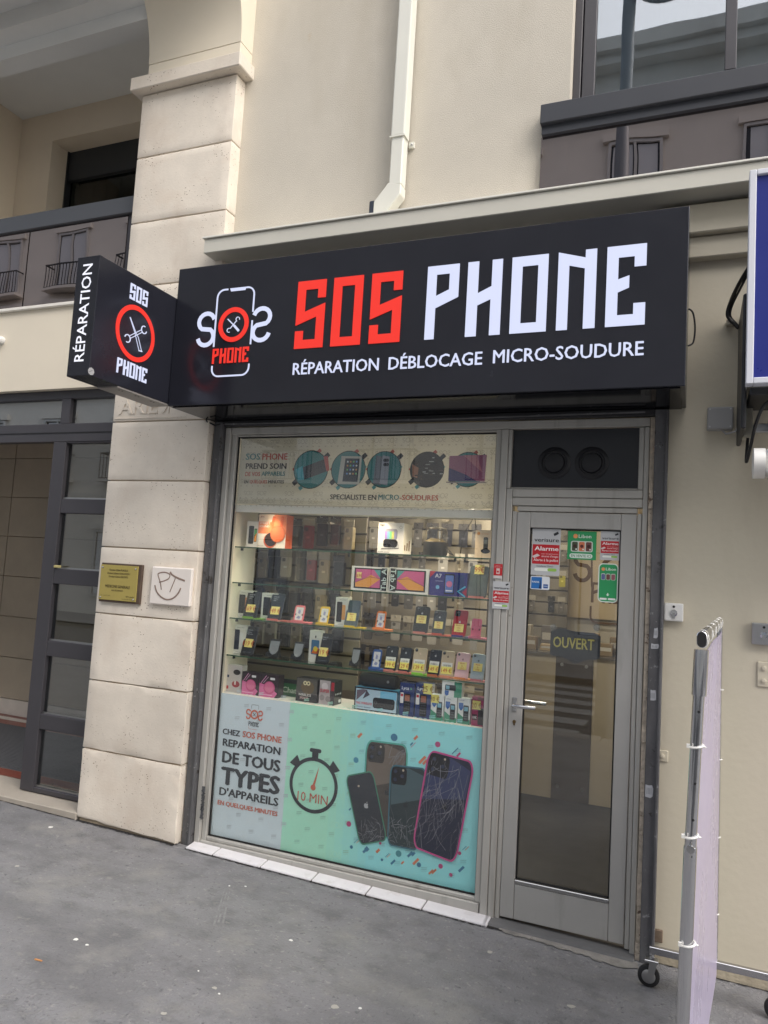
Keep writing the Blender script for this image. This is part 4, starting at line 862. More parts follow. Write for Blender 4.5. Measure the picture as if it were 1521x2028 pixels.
for z_ in(1.36,1.27,1.18,1.09,1.00): MB().lathe([(.0035,0),(.0035,-.0012)],(.0105+(z_-1.2)*.028,-1.7146,z_),'y',8).build('post_hole',RUBBER,rk)
z_=at(1368,1678,-1.715).z; MB().lathe([(.004,0),(.004,-.012),(.010,-.014),(.010,-.020)],(.003,-1.7165,z_),'y',12).build('adjust_knob',CHROME,rk,smooth=True)
for (px,py) in((1378,1477),(1368,1655),(1362,1868)):
    z_=at(px,py,-1.70).z; xc=at(px,py,-1.70).x
    mb=MB().tube([(xc+.0178*math.cos(t),-1.70+.0182*math.sin(t),z_+.004*math.sin(t+1)) for t in [2*PI*k/16 for k in range(17)]],.0028,6); mb.box(xc-.022,xc-.014,-1.720,-1.712,z_-.004,z_+.005); mb.tube([(xc+.016,-1.70,z_),(xc+.024,-1.695,z_-.002)],.0024,6)
    mb.build('cable_tie',WHITEPL,rk)
for yy in(-1.66,-1.35,-1.05,-.75,-.45,-.2):
    xc=.018+(yy+1.735)*(.086)/1.6; mb=MB().tube([(xc+.0140*math.cos(t),yy,ZT-.002+.0235*math.sin(t)) for t in [2*PI*k/14 for k in range(15)]],.0014,6); mb.build('cable_tie',WHITEPL,rk)
for z_ in(1.25,.95,.62,.3): 
    mb=MB().tube([(.108+.016*math.cos(t),-.15+.016*math.sin(t),z_) for t in [2*PI*k/12 for k in range(13)]],.0022,6); mb.build('cable_tie',WHITEPL,rk)
SQ=mat('rail_steel',(.5,.5,.52),.25,1.)
for (yy,xc,zz_) in((-.15,.11,zr),(-1.70,-.018,nzb-.005)):
    MB().box(xc-.262,xc+.262,yy-.0125,yy+.0125,zz_-.018,zz_+.012).build('base_rail',SQ,rk,bevel=.002)
    for sx in(-1,1):
        cx=xc+sx*.250; zg=gz(cx,yy); cy=yy
        MB().lathe([(.011,zz_-.019),(.011,zz_-.040)],(cx,cy,0),'z',12).build('castor_stem',CHROME,rk)
        MB().box(cx-.030,cx+.028,cy-.024,cy+.018,zz_-.052,zz_-.041).build('castor_fork',STEELBAR,rk,bevel=.002)
        MB().prism([(cx-.010,zz_-.05),(cx+.022,zz_-.05),(cx+.004,zg+.030),(cx-.018,zg+.030)],lambda a,b,d:(a,d,b),cy-.0245,cy-.021).build('castor_fork',STEELBAR,rk)
        wl=MB().lathe([(.026,-.012),(.039,-.012),(.046,-.007),(.046,.007),(.039,.012),(.026,.012)],(cx-.012,cy-.005,zg+.047),'y',24).build('wheel',RUBBER,rk,smooth=True)
        MB().lathe([(.006,-.0155),(.026,-.0135),(.029,-.0122),(.029,.0122)],(cx-.012,cy-.005,zg+.047),'y',20).build('hub',STEELBAR,wl,smooth=True)
bn=thing('lavender_banner','pale lavender banner tied between the posts of the chrome rack','banner',(.07,-.9,.2))
mb=MB(); vs=[];fs=[]; NX,NZ=24,30
for j in range(NZ+1):
    for i in range(NX+1):
        t=i/NX; s=j/NZ; y=-1.672+t*(1.672-.168); z=.06+s*(1.505-.06); xb=(-.012+t*(.112+.012)); xt=(.018+t*(.104-.018)); x=xb+(xt-xb)*s+.006+.006*math.sin(t*7+s*2)*t*(1-t)*2
        vs.append((x,y,z))
for j in range(NZ):
    for i in range(NX): a=j*(NX+1)+i; fs.append((a,a+1,a+NX+2,a+NX+1))
vs2=[(x+.0012,y,z) for x,y,z in vs]; n=len(vs); fs+= [tuple(k+n for k in f[::-1]) for f in list(fs)]
mb.faces(vs,fs[:NX*NZ]); mb.faces(vs2,[tuple(k-n for k in f) for f in fs[NX*NZ:]])
BANM=mat('lavender_vinyl',lin((168,160,184)),.28,var=(1.5,.05))
mb.build('sheet',BANM,bn,smooth=True)
# ================================================================ WINDOW POSTERS
def tline(c,t,Y,L_,R_,Tp,col,bold=.02,l=3):
    a=at(*L_,Y); b=at(*R_,Y); h=at(*Tp,Y).z-a.z; c.text(t,a.x,a.z,b.x,h,col,bold*1.15,l)
def motif(c,x,z,s,col,l=1):
    c.arc(x,z,s*.5,s*.09,col,l=l,n=12); c.line(s_curve(x-s*1.25,z-s*.5,s*.62,s)[::3],s*.09,col,l); c.line(s_curve(x+s*.63,z-s*.5,s*.62,s,True)[::3],s*.09,col,l)
YP=.137
up=thing('window_poster','white repair poster with round pictures at the top of the shop window','poster',(-1.85,YP,2.05))
ux0,ux1,uz0,uz1=-2.672,-1.016,2.056,2.474
bx(ux0,ux1,YP,YP+.003,uz0,uz1).build('sheet',translucent('poster_white',lin((224,220,208))),up)
c=Cv((0,YP-.0004,0)); PAT=(178,172,160)
for r,zr_ in enumerate((uz1-.028,uz1-.105,uz0+.145,uz0+.07,uz0+.022)):
    for k in range(17):
        if r in(1,2,3) and 1<k<16 and (k+r)%2: continue
        motif(c,ux0+.05+k*.098+(r%2)*.03,zr_,.026,PAT,1)
    for k in range(40): c.rect(ux0+.02+k*.041,ux0+.03+k*.041,zr_-.034,zr_-.027,(196,190,178),1)
c.build('pattern',up)
def z7(x,y): return (400+x/2.535,820+y/2.535)
TEAL=(58,128,134); CORAL=(196,92,78); BLK=(40,42,48)
c=Cv((0,YP-.0016,0))
tline(c,'SOS',YP,z7(220,230),z7(293,230),z7(220,199),TEAL,.03); tline(c,'PHONE',YP,z7(303,230),z7(430,230),z7(303,199),CORAL,.03)
tline(c,'PREND SOIN',YP,z7(220,276),z7(425,274),z7(220,248),BLK,.03); tline(c,'DE VOS',YP,z7(218,312),z7(293,312),z7(218,291),CORAL,.03); tline(c,'APPAREILS',YP,z7(300,310),z7(418,308),z7(300,289),TEAL,.03)
tline(c,'EN',YP,z7(213,348),z7(233,348),z7(213,333),BLK,.03); tline(c,'QUELQUES',YP,z7(240,348),z7(328,347),z7(240,332),CORAL,.03); tline(c,'MINUTES',YP,z7(333,348),z7(413,347),z7(333,332),BLK,.03)
tline(c,'SPECIALISTE EN',YP,z7(643,428),z7(876,430),z7(643,403),BLK,.03); tline(c,'MICRO',YP,z7(885,430),z7(990,430),z7(885,404),TEAL,.03); tline(c,'-SOUDURES',YP,z7(992,432),z7(1187,434),z7(992,406),CORAL,.03)
c.build('lettering',up)
c=Cv((0,YP-.0016,0))
def a7(x,y): q=at(*z7(x,y),YP); return (q.x,q.z)
for k,cx in enumerate((547,735,915,1130,1335)):
    x,z=a7(cx,279); R_=a7(cx+84,279)[0]-x
    for dx,dz,ln,wd,cc in((-.75,-.55,.55,.16,BLK),(.78,.62,.5,.15,BLK),(-.95,.05,.22,.13,CORAL),(.42,.98,.2,.12,CORAL),(-.55,-1.0,.16,.13,(90,165,170)),(.95,.15,.16,.13,(90,165,170))):
        c.line([(x+dx*R_-ln*R_*.5,z+dz*R_-ln*R_*.45),(x+dx*R_+ln*R_*.5,z+dz*R_+ln*R_*.45)],wd*R_*1.6,cc,0)
    c.disc(x,z,R_*1.04,(34,40,44),2,n=30); c.disc(x,z,R_,(64,138,138) if k!=3 else (52,44,40),3,n=30)
    if k==0:
        c.poly([(x-R_*.55,z+R_*.1),(x+R_*.75,z+R_*.55),(x+R_*.95,z-R_*.1),(x-R_*.35,z-R_*.55)],(70,72,78),5); c.poly([(x+R_*.72,z+R_*.7),(x+R_*.98,z+R_*.72),(x+R_*1.12,z-R_*.05),(x+R_*.95,z-R_*.1)],(200,96,88),6); c.poly([(x-R_*.9,z-R_*.0),(x-R_*.5,z+R_*.2),(x-R_*.35,z-R_*.55),(x-R_*.7,z-R_*.6)],(86,176,190),6)
    if k==1:
        c.poly([(x-R_*.45,z+R_*.75),(x+R_*.78,z+R_*.72),(x+R_*.72,z-R_*.82),(x-R_*.6,z-R_*.8)],(206,202,192),5); c.poly([(x-R_*.2,z+R_*.62),(x+R_*.66,z+R_*.6),(x+R_*.6,z-R_*.68),(x-R_*.3,z-R_*.66)],(46,56,70),6)
        for i in range(4):
            for j in range(4): c.rrect(x-R_*.1+i*R_*.18,x-R_*.0+i*R_*.18,z+R_*.38-j*R_*.22,z+R_*.48-j*R_*.22,.004,[(230,230,230),(220,160,80),(120,200,120),(120,170,230)][(i+j)%4],7)
    if k==2:
        for d,cc in((-.5,(120,124,132)),(-.1,(166,168,178))): c.poly([(x+(d-.02)*R_,z+R_*.8),(x+(d+.4)*R_,z+R_*.72),(x+(d+.36)*R_,z-R_*.9),(x+(d-.12)*R_,z-R_*.8)],cc,5 if d<-.2 else 6)
        for d in(.02,.16): c.disc(x+d*R_,z+R_*.52,R_*.1,(60,62,70),7); c.disc(x+(d+.02)*R_,z+R_*.28,R_*.1,(60,62,70),7)
    if k==3:
        c.poly([(x-R_*.9,z+R_*.3),(x-R_*.5,z+R_*.1),(x-R_*.55,z-R_*.5),(x-R_*.85,z-R_*.4)],(176,120,92),5)
        for i in range(26): a=random.uniform(0,6.28); r=R_*random.uniform(.1,.85); c.rect(x+r*math.cos(a),x+r*math.cos(a)+R_*random.uniform(.05,.3),z+r*math.sin(a)*.9,z+r*math.sin(a)*.9+R_*.06,random.choice([(150,146,140),(36,34,36),(190,186,180),(96,70,56)]),5+i%3)
    if k==4:
        c.poly([(x-R_*1.15,z+R_*.8),(x+R_*1.1,z+R_*.86),(x+R_*1.05,z-R_*.7),(x-R_*1.15,z-R_*.68)],(168,98,128),5); c.poly([(x-R_*1.15,z+R_*.1),(x-R_*.1,z-R_*.3),(x+R_*.6,z-R_*.7),(x-R_*1.15,z-R_*.68)],(62,50,112),6); c.poly([(x-R_*.3,z+R_*.84),(x+R_*.5,z+R_*.85),(x+R_*.9,z-R_*.2)],(196,128,140),6); c.poly([(x-R_*1.3,z-R_*.72),(x+R_*1.2,z-R_*.72),(x+R_*1.1,z-R_*.8),(x-R_*1.25,z-R_*.8)],(150,140,140),6)
c.build('pictures',up)
# ---- lower poster
lp=thing('window_poster','blue green repair poster with stopwatch and broken phones low in the shop window','poster',(-1.85,YP,.04))
lx0,lx1,lz0,lz1=-2.676,-1.018,.044,.886
def r4(x,y): return (380+x/4.753,1350+y/4.753)
def r5(x,y): return (660+x/4.346,1400+y/4.346)
def a4(x,y): q=at(*r4(x,y),YP); return (q.x,q.z)
def a5(x,y): q=at(*r5(x,y),YP); return (q.x,q.z)
xs1=a4(880,900)[0]; xs2=a4(1430,900)[0]
bx(lx0,lx1,YP,YP+.004,lz0,lz1).build('sheet',mat('poster_backing',lin((190,200,205)),.6),lp)
c=Cv((0,YP-.0004,0)); GB=(220,231,237); GG=(186,243,218); AQ=(164,237,240)
c.rect(lx0,xs1,lz0,lz1,GB,0)
for k in range(24):
    t=k/23; xa=xs1+(lx1-xs1)*k/24; xb=xs1+(lx1-xs1)*(k+1)/24; u=min(1,max(0,((xa+xb)/2-xs2+.10)/.28)); d=.5+.5*math.sin(t*2.2)
    c.rect(xa,xb,lz0,lz1,tuple(int(a+(b-a)*u) for a,b in zip(GG,AQ)),0)
c.build('background',lp,PRINTG)
c=Cv((0,YP-.0008,0))
for j in range(11):
    for i in range(11):
        x=lx0+.06+i*.155+(j%2)*.06; z=lz0+.04+j*.08
        if x>lx1-.06: continue
        base=GB if x<xs1 else (GG if x<xs2 else AQ); motif(c,x,z,.030,tuple(int(a_*.96+b_*.04) for a_,b_ in zip(base,(190,90,40))),0)
        q=tuple(int(v*.86) for v in base)
        for d in range(3): c.line([(x+.05,z+.030-d*.009),(x+.083,z+.036-d*.009)],.005 if d<2 else .002,q,0)
c.build('pattern',lp)
c=Cv((0,YP-.0012,0)); K=(38,44,52); CO=(214,108,80)
for t,a,b,tp,cc,bd in(('CHEZ',(290,490),(455,516),(290,437),K,.035),('SOS PHONE',(478,520),(845,580),(478,462),CO,.03),('REPARATION',(290,600),(833,698),(290,531),K,.035),('DE TOUS',(283,755),(832,850),(285,648),K,.04),('TYPES',(268,960),(827,1052),(270,795),K,.045),("D'APPAREILS",(257,1062),(815,1165),(257,988),K,.035),('EN QUELQUES MINUTES',(243,1152),(807,1262),(243,1110),CO,.03)):
    tline(c,t,YP,r4(*a),r4(*b),r4(*tp),cc,bd)
x,z=a4(590,310); s=.03
c.build('lettering',lp)
c=Cv((0,YP-.0012,0)); R_=a4(628,310)[0]-x
c.arc(x,z,R_*.82,R_*.36,CO,l=2); c.line(s_curve(x-R_*2.0,z-R_,R_*1.0,R_*1.9),R_*.32,CO,2); c.line(s_curve(x+R_*1.0,z-R_,R_*1.0,R_*1.9,True),R_*.32,CO,2)
for k,g in enumerate('PHONE'): c.glyph(g,x-R_*1.3+k*R_*.53,z-R_*2.5,R_*.95,K,2)
P_=[(x-R_*.85,z+R_*1.2),(x-R_*.85,z+R_*1.9),(x-R_*.6,z+R_*2.05),(x+R_*.8,z+R_*2.05),(x+R_*.95,z+R_*1.8),(x+R_*.95,z+R_*1.2)]; c.line(P_,R_*.07,K,2); c.line([(x-R_*1.2,z-R_*2.6),(x-R_*1.2,z-R_*3.0),(x-R_*1.0,z-R_*3.1),(x+R_*1.0,z-R_*3.1)],R_*.06,CO,2)
c.line([(x-R_*.35,z+R_*.35),(x+R_*.35,z-R_*.35)],R_*.14,K,3); c.line([(x+R_*.35,z+R_*.35),(x-R_*.35,z-R_*.35)],R_*.1,K,4)
c.build('small_logo',lp)
c=Cv((0,YP-.0012,0)); (xL,zL_),(xR,zR_)=a4(920,950),a4(1375,1000); xc=(xL+xR)/2; zc=a4(1147,975)[1]; R_=(xR-xL)/2
c.arc(xc,zc,R_*.935,R_*.13,K,n=48,l=2)
c.rect(xc-R_*.13,xc+R_*.13,zc+R_*.96,zc+R_*1.22,K,3); c.rrect(xc-R_*.24,xc+R_*.24,zc+R_*1.18,zc+R_*1.32,R_*.06,K,2)
for s_ in(-1,1):
    a=math.radians(90-s_*47); ux,uz=math.cos(a),math.sin(a); vx,vz=-uz,ux
    c.poly([(xc+ux*r+vx*q,zc+uz*r+vz*q) for r,q in((R_*.98,-R_*.14),(R_*1.22,-R_*.22),(R_*1.22,R_*.22),(R_*.98,R_*.14))],K,3)
c.disc(xc,zc-R_*.08,R_*.105,CO,3); c.poly([(xc-R_*.05,zc-R_*.06),(xc+R_*.06,zc-R_*.04),(xc+R_*.2,zc+R_*.72)],CO,4)
c.textc('10 MIN',xc,zc-R_*.62,R_*.32,(206,96,74),0,sq=.95)
c.build('stopwatch',lp)
c=Cv((0,YP-.0012,0))
PINK,BLU,ORA=(196,70,128),(58,124,158),(226,130,92)
for (x,y,r,cc) in((525,262,36,BLU),(900,322,27,PINK),(197,457,28,(72,152,180)),(135,1007,26,PINK),(157,1205,17,BLU),(420,1315,13,BLU),(563,1262,30,(60,140,150)),(738,1358,22,BLU),(925,1370,22,PINK),(1013,1445,17,PINK),(1088,1258,17,PINK),(405,1172,14,PINK)):
    q=a5(x,y); c.disc(q[0],q[1],r/4.346*.00245,cc,2,n=16)
for (x,y,ln,wd,cc) in((230,245,60,26,ORA),(712,264,50,24,ORA),(675,318,38,14,BLU),(690,327,70,5,PINK),(1050,378,85,9,BLU),(768,455,95,26,ORA),(790,475,60,24,ORA),(1080,410,50,18,PINK),(385,1238,48,24,ORA),(278,1232,72,24,BLU),(290,1222,40,40,BLU),(465,1275,60,5,BLU),(478,1280,50,5,ORA),(515,1335,60,20,BLU),(597,1340,36,16,ORA),(662,1268,70,22,BLU),(690,1265,44,22,BLU),(712,1330,80,24,ORA),(842,1420,60,18,ORA),(868,1415,60,18,ORA),(1103,1395,70,22,BLU),(1130,1213,55,5,BLU),(1150,1218,55,5,ORA),(195,1155,60,5,BLU),(212,1160,40,5,ORA),(145,880,30,14,BLU)):
    q=a5(x,y); k_=.00245/4.346; d=ln*k_/2; c.line([(q[0]-d*.66,q[1]-d*.75),(q[0]+d*.66,q[1]+d*.75)],wd*k_,cc,1+(ln%3))
c.build('confetti',lp)
def pphone(q,edge,body,lay,crack,lens,logo,lcol,name):
    c=Cv((0,YP-.0028-lay*.0022,0)); q=[a5(*p) for p in q]
    def B(a,b): return bil(q,a,b)
    c.poly([B(a,b) for a,b in rr_pts(0,1,0,1,.14)],edge,0); m_=.035
    c.poly([B(a,b) for a,b in rr_pts(m_,1-m_,m_*.5,1-m_*.5,.12)],body,1)
    lx_,lz_,ls=lens
    hi=tuple(min(255,int(v*1.5+10)) for v in body)
    if name=='phone_picture' and lay!=1: c.poly([B(a,b) for a,b in((.06,.5),(.94,.62),(.94,.9),(.5,.975),(.06,.9))],hi,1.5)
    if ls: c.poly([B(a,b) for a,b in rr_pts(lx_,lx_+ls,lz_-ls*.5,lz_,.06)],tuple(max(0,int(v*.55)) for v in body),2)
    for dx,dz in((.25,-.12),(.25,-.36),(.7,-.24)):
        if ls:
            p=B(lx_+ls*dx,lz_+ls*dz); c.disc(p[0],p[1],ls*.052,(16,18,24),3); c.disc(p[0],p[1],ls*.024,(52,60,80),4)
    p=B(lx_+ls*.75,lz_-ls*.07) if ls else B(.4,.82); c.disc(p[0],p[1],.006,(196,180,160),4)
    p=B(*logo); apple(c,p[0],p[1],.035,lcol,3)
    for k in range(crack[0]):
        a,b=random.uniform(*crack[1]),random.uniform(*crack[2]); pts=[B(a,b)]; an=random.uniform(crack[3],crack[4]); ln=random.uniform(.03,crack[5])
        for s_ in range(4):
            a=min(.95,max(.05,a+ln*.3*math.cos(an))); b=min(.97,max(.03,b+ln*.15*math.sin(an))); an+=random.uniform(-.28,.28)*(2.2 if random.random()<.2 else 1); pts.append(B(a,b))
        v=random.randint(110,190); c.line(pts,random.uniform(.0005,.0013),(v,v,v+8),5+k%3)
    return c.build(name,lp,PRINTG)
pphone([(285,278),(650,325),(600,1150),(240,1100)],(88,182,166),(72,62,54),0,(26,(.55,.9),(.72,.9),.2,1.6,.5),(.06,.97,.40),(.56,.45),(24,22,24),'phone_picture')
pphone([(105,590),(345,545),(470,1150),(230,1190)],(62,140,112),(20,32,46),1,(46,(.1,.9),(.03,.30),0,6.3,.35),(.15,.85,0),(.5,.5),(190,190,192),'phone_picture')
pphone([(495,490),(815,527),(735,1240),(465,1185)],(66,112,128),(42,56,60),2,(52,(.05,.8),(.03,.34),0,6.3,.4),(.05,.97,.42),(.5,.5),(36,44,48),'phone_picture')
pphone([(825,360),(1228,470),(1060,1350),(680,1200)],(196,78,138),(28,34,58),3,(95,(.05,.95),(.25,.95),3.6,5.2,.7),(.05,.975,.44),(.55,.47),(16,18,28),'phone_picture')

# ================================================================ SHOP INTERIOR (shell)
sh=thing('shop_interior','narrow phone shop interior with white walls behind the shop window','shop interior',(-1.6,2,-.03))
bx(-3.28,-.02,.16,4.4,-.12,-.05).build('floor',mat('shop_floor',lin((44,42,41)),.5,var=(3,.12)),sh)
bx(-3.28,-.02,.165,4.4,2.62,2.7).build('ceiling',INWALL,sh)
bx(-3.34,-3.28,.165,4.4,-.05,2.62).build('side_wall',INWALL,sh); bx(-.14,-.02,.165,4.4,-.05,2.62).build('side_wall',INWALL,sh)
bx(-3.28,-.14,3.9,4.0,-.05,2.62).build('end_wall',INWALL,sh)
bx(-3.28,-2.72,.165,.2,-.05,2.62).build('side_wall',INWALL,sh)
# display case of the window
dc=thing('display_case','white display case with glass shelves behind the shop window','display case',(-1.85,.3,.8))
WHT=mat('display_white',lin((224,220,210)),.5)
bx(-2.715,-2.698,.142,.44,.05,2.5).build('side_panel',INWALL,dc)
bx(-2.697,-1.02,.142,.50,.845,.884).build('counter_top',WHT,dc,bevel=.003); bx(-2.697,-1.02,.45,.47,-.05,.844).build('counter_back',WHT,dc)
bx(-2.697,-1.02,.16,.50,2.026,2.052).build('soffit',WHT,dc); bx(-2.697,-1.02,.142,.159,2.005,2.054).build('fascia_strip',WHT,dc,bevel=.002)
bx(-1.018,-.96,.162,.5,-.05,2.5).build('side_panel',INWALL,dc)
SHZ=[1.793,1.568,1.346,1.116]
for i,z in enumerate(SHZ):
    MB().box(-2.696,-1.025,.196,.44,z-.009,z-.001).build('shelf',SHELFGL,dc); bx(-2.696,-1.025,.192,.1955,z-.009,z-.001).build('shelf_edge',SHELFEDGE,dc)
    for xx in(-2.66,-2.0,-1.25): 
        for yy in(.21,.40): MB().box(xx-.004,xx+.004,yy,yy+.02,z-.026,z-.0095).build('shelf_clip',RUBBER,dc)
WARM=mat('downlight_glow',(.9,.8,.6),.5,emit=((1.,.84,.60),3.5))
for (px,py) in((538,1001.5),(605,1004),(674,1006.6),(755,1009),(828,1010),(907,1011)):
    q=atz(px,py,2.025); q.y=.19; q.x=at(px,py,.19).x
    DLN=globals().get('DLN',0)+1; t=thing('downlight',ORD[DLN]+' lit recessed downlight from the left over the glass shelves','downlight',(q.x,.19,2.02),'downlights over the glass shelves')
    MB().lathe([(.034,0),(.034,-.004),(.028,-.004)],(q.x,.195,2.0255),'z',20).build('rim',WHITEPL,t); MB().lathe([(.027,0),(.027,-.003)],(q.x,.195,2.0225),'z',18).build('lens',WARM,t)
    L=bpy.data.lights.new('downlight_lamp','SPOT'); L.energy=3.4; L.spot_size=math.radians(130); L.spot_blend=.8; L.color=(1,.80,.55); L.shadow_soft_size=.05
    lo=bpy.data.objects.new('downlight_lamp',L); COL.objects.link(lo); lo.parent=t; lo.location=(0,-.012,-.012)
# unseen ceiling panels added to brighten the shop and backlight the top poster
for yy in(1.0,2.9):
    t=thing('added_ceiling_light',('nearer' if yy<2 else 'farther')+' unseen ceiling panel added to brighten the shop','added ceiling light',(-1.4,yy,2.6),'ceiling panels added inside the shop')
    bx(-1.8,-1.0,yy-.08,yy+.08,2.59,2.618).build('panel',mat('added_panel_glow',(.9,.88,.8),.5,emit=((1.,.90,.74),3.0)),t)
    L=bpy.data.lights.new('added_ceiling_lamp','AREA'); L.energy=15 if yy<2 else 5; L.shape='RECTANGLE'; L.size=.8; L.size_y=.16; L.color=(1,.9,.75)
    lo=bpy.data.objects.new('added_ceiling_lamp',L); COL.objects.link(lo); lo.parent=t; lo.location=(0,0,-.016)
# slat walls with hooks
SLATM=mat('slat_beige',lin((152,142,124)),.6)
def slatwall(label,x0,x1,Y,z0,z1,pitch):
    t=thing('slat_wall',label,'slat wall',((x0+x1)/2,Y,z0)); bx(x0,x1,Y+.012,Y+.03,z0,z1).build('backing',mat('slat_groove',lin((78,70,60)),.8),t)
    n=int((z1-z0)/pitch); me=MB().box(0,x1-x0,0,.0115,0,pitch-.014).mesh('slat',bevel=.002); me.materials.append(SLATM)
    for k in range(n): o=bpy.data.objects.new('slat',me); link(o,t); o.location=Vector((x0,Y,z0+k*pitch))-ORG[t]
    return t
slatwall('beige slat wall close behind the left end of the glass shelves',-2.95,-2.02,.70,.9,2.5,.115)
slatwall('beige slat wall deeper in the shop behind the right shelves',-2.66,-1.40,1.55,.2,2.5,.115)
PK=[(32,30,34),(40,38,40),(196,178,142),(206,190,158),(30,36,52),(214,206,188),(52,44,38),(104,96,84),(20,20,24)]
BAG=glass('clear_bag',.05,(.96,.96,.95),rough=.03)
def pack(x,y,zt,w_,h_,col,label,group,n=3,bag=True,extra=None):
    t=thing('hanging_pack',label,'phone accessory',(x,y,zt),group)
    MB().tube([(x,y+.09,zt+.008),(x,y-.03,zt+.006),(x,y-.035,zt+.014)],.0022,6).build('hook',STEELBAR,t)
    c=Cv((x-w_/2,y,zt-h_)); mb=MB()
    mb.box(x-w_/2,x+w_/2,y,y+.006,zt-.03,zt+.016).build('hang_card',mat('card_%d'%(col[0]//60),tuple(v*.9 for v in lin((200,190,170)) ) if col[0]//60>1 else lin((64,60,58)),.7),t)
    for k in range(n):
        mb=MB().prism([(a,b) for a,b in rr_pts(x-w_*.42,x+w_*.42,zt-h_,zt-.032,.012)],lambda a,b,d:(a,d,b),y+.003+k*.016,y+.012+k*.016); mb.build('case',mat('case_%d_%d_%d'%col,lin(col),.4),t)
    c=Cv((x-w_/2,y+.0028,zt-h_)); lc=tuple(min(255,v+55) for v in col)
    c.rrect(w_*.2,w_*.5,h_*.62,h_*.76,.006,tuple(int(v*.55) for v in col),1); 
    if extra: extra(c,w_,h_)
    else: c.rect(w_*.35,w_*.65,h_*.36,h_*.44,lc,1)
    c.build('print',t)
    if bag: MB().box(x-w_*.5,x+w_*.5,y-.004,y-.003,zt-h_-.012,zt+.004).build('bag',BAG,t)
    return t
ORD_=1
rows=[2.005,1.775,1.555,1.325]
for r,zt in enumerate(rows):
    x=-2.86+(r%2)*.03; k=0
    while x<-2.08:
        w_=random.uniform(.072,.09); col=random.choice(PK)
        lb='%s bagged case, %s from left %s, near slat wall'%(cname(col),ORD[k+1],['above the top shelf','under the top shelf','under the second shelf','under the third shelf'][r])
        grp='cases on the near slat wall '+['top row','second row','third row','bottom row'][r]
        if r==1 and abs(x+2.33)<.05: col=(168,40,42); lb='red phone case hanging under the top glass shelf at left'; grp=None
        if r==0 and abs(x+2.36)<.05: col=(160,44,44); lb='red bagged phone case hanging above the top glass shelf'; grp=None
        pack(x,.60+random.uniform(-.02,.02),zt+random.uniform(-.012,.012),w_,random.uniform(.165,.19),col,lb,grp,n=random.choice((2,3)))
        x+=w_+random.uniform(.008,.022); k+=1
for r,zt in enumerate((2.28,2.06,1.84,1.60,1.36,1.12,.90)):
    x=-2.52+(r%2)*.04; k=0
    while x<-1.44:
        w_=random.uniform(.06,.10)
        cc_=random.choice([(96,92,88),(150,146,140),(52,50,52),(178,172,162),(40,40,46),(128,118,100)])
        if random.random()<.88: k+=1; pack(x,1.44+random.uniform(-.02,.02),zt,w_,random.uniform(.15,.2),cc_,'%s accessory pack, %s from left in the %s row, deeper slat wall'%(cname(cc_),ORD[k],ORD[r+1]),'packs on the deeper slat wall',n=1,bag=False)
        x+=w_+random.uniform(.012,.04)
# counter, logo panel and goods seen through the door
ct=thing('shop_counter','cream counter with dark centre panel seen through the door','counter',(-1.0,2.6,-.05))
CC=mat('counter_cream',lin((184,172,150)),.5,var=(2,.03)); cz=1.10
x_a,x_b=at(1096,1450,2.5).x,at(1170,1450,2.5).x
bx(-1.75,x_a-.002,2.5,2.9,-.045,cz).build('side_panel',CC,ct); bx(x_b+.002,-.16,2.5,2.9,-.045,cz).build('side_panel',CC,ct); bx(x_a,x_b,2.485,2.9,-.045,cz).build('centre_panel',mat('counter_dark',lin((74,66,58)),.4),ct)
for xx in(x_a+.05,x_b-.05):
    for z_ in(.06,cz-.07): MB().lathe([(.014,0),(.014,-.006)],(xx,2.4845,z_),'y',12).build('stud',STEELBAR,ct)
bx(-1.75,-.16,2.47,2.92,cz+.001,cz+.02).build('counter_top',mat('counter_glass_top',lin((110,104,96)),.15),ct)
lgp=thing('logo_panel','cream wall panel with brown shop logo inside the shop','panel',(-.9,3.8,1.4))
a=at(1120,1062,3.85); b=at(1262,1232,3.85)
MB().prism(rr_pts(a.x,b.x,b.z,2.45,.05),lambda p,q,d:(p,d,q),3.85,3.87).build('board',mat('logo_board',lin((228,206,168)),.5),lgp)
c=Cv((0,3.848,0)); BR=(120,88,52); s0=at(1137,1149,3.85); s1=at(1170,1108,3.85); hh=(s1.z-s0.z)*1.3; ww=(s1.x-s0.x)
c.line(s_curve(s0.x,s0.z,ww,hh*1.1),.04,BR,1); e=at(1218,1128,3.85); c.arc(e.x,e.z,ww*.75,.045,BR,l=1)
l0=at(1172,1100,3.85); l1=at(1172,1162,3.85); c.line([(l0.x,l0.z),(l1.x,l1.z)],.018,BR,2)
for k,g in enumerate('PHONE'): q=at(1170,1193,3.85); c.glyph(g,q.x+k*.105,q.z,.2,BR,1)
q=at(1170,1200,3.85); c.line([(q.x+.0,q.z)]+[(q.x+.0+.06*(1-math.cos(t)),q.z-.1-.06*math.sin(t)) for t in [PI/2*k/6 for k in range(7)]]+[(q.x+.5,q.z-.16)],.02,BR,2)
c.build('brown_logo',lgp)
sw=slatwall('pale slat wall left of the brown logo panel inside the shop',-1.75,-1.14,3.6,1.15,2.5,.12)
for r,zt in enumerate((2.3,2.05,1.8,1.55)):
    kk=0
    for k in range(6):
        cc_=random.choice([(176,40,44),(40,40,44),(190,186,176),(196,184,60),(120,112,100)])
        if random.random()<.8: kk+=1; pack(-1.66+k*.095,3.52,zt,.07,.14,cc_,'%s pack, %s from left in the %s row beside the brown logo'%(cname(cc_),ORD[kk],ORD[r+1]),'packs seen through the door',n=1,bag=False)
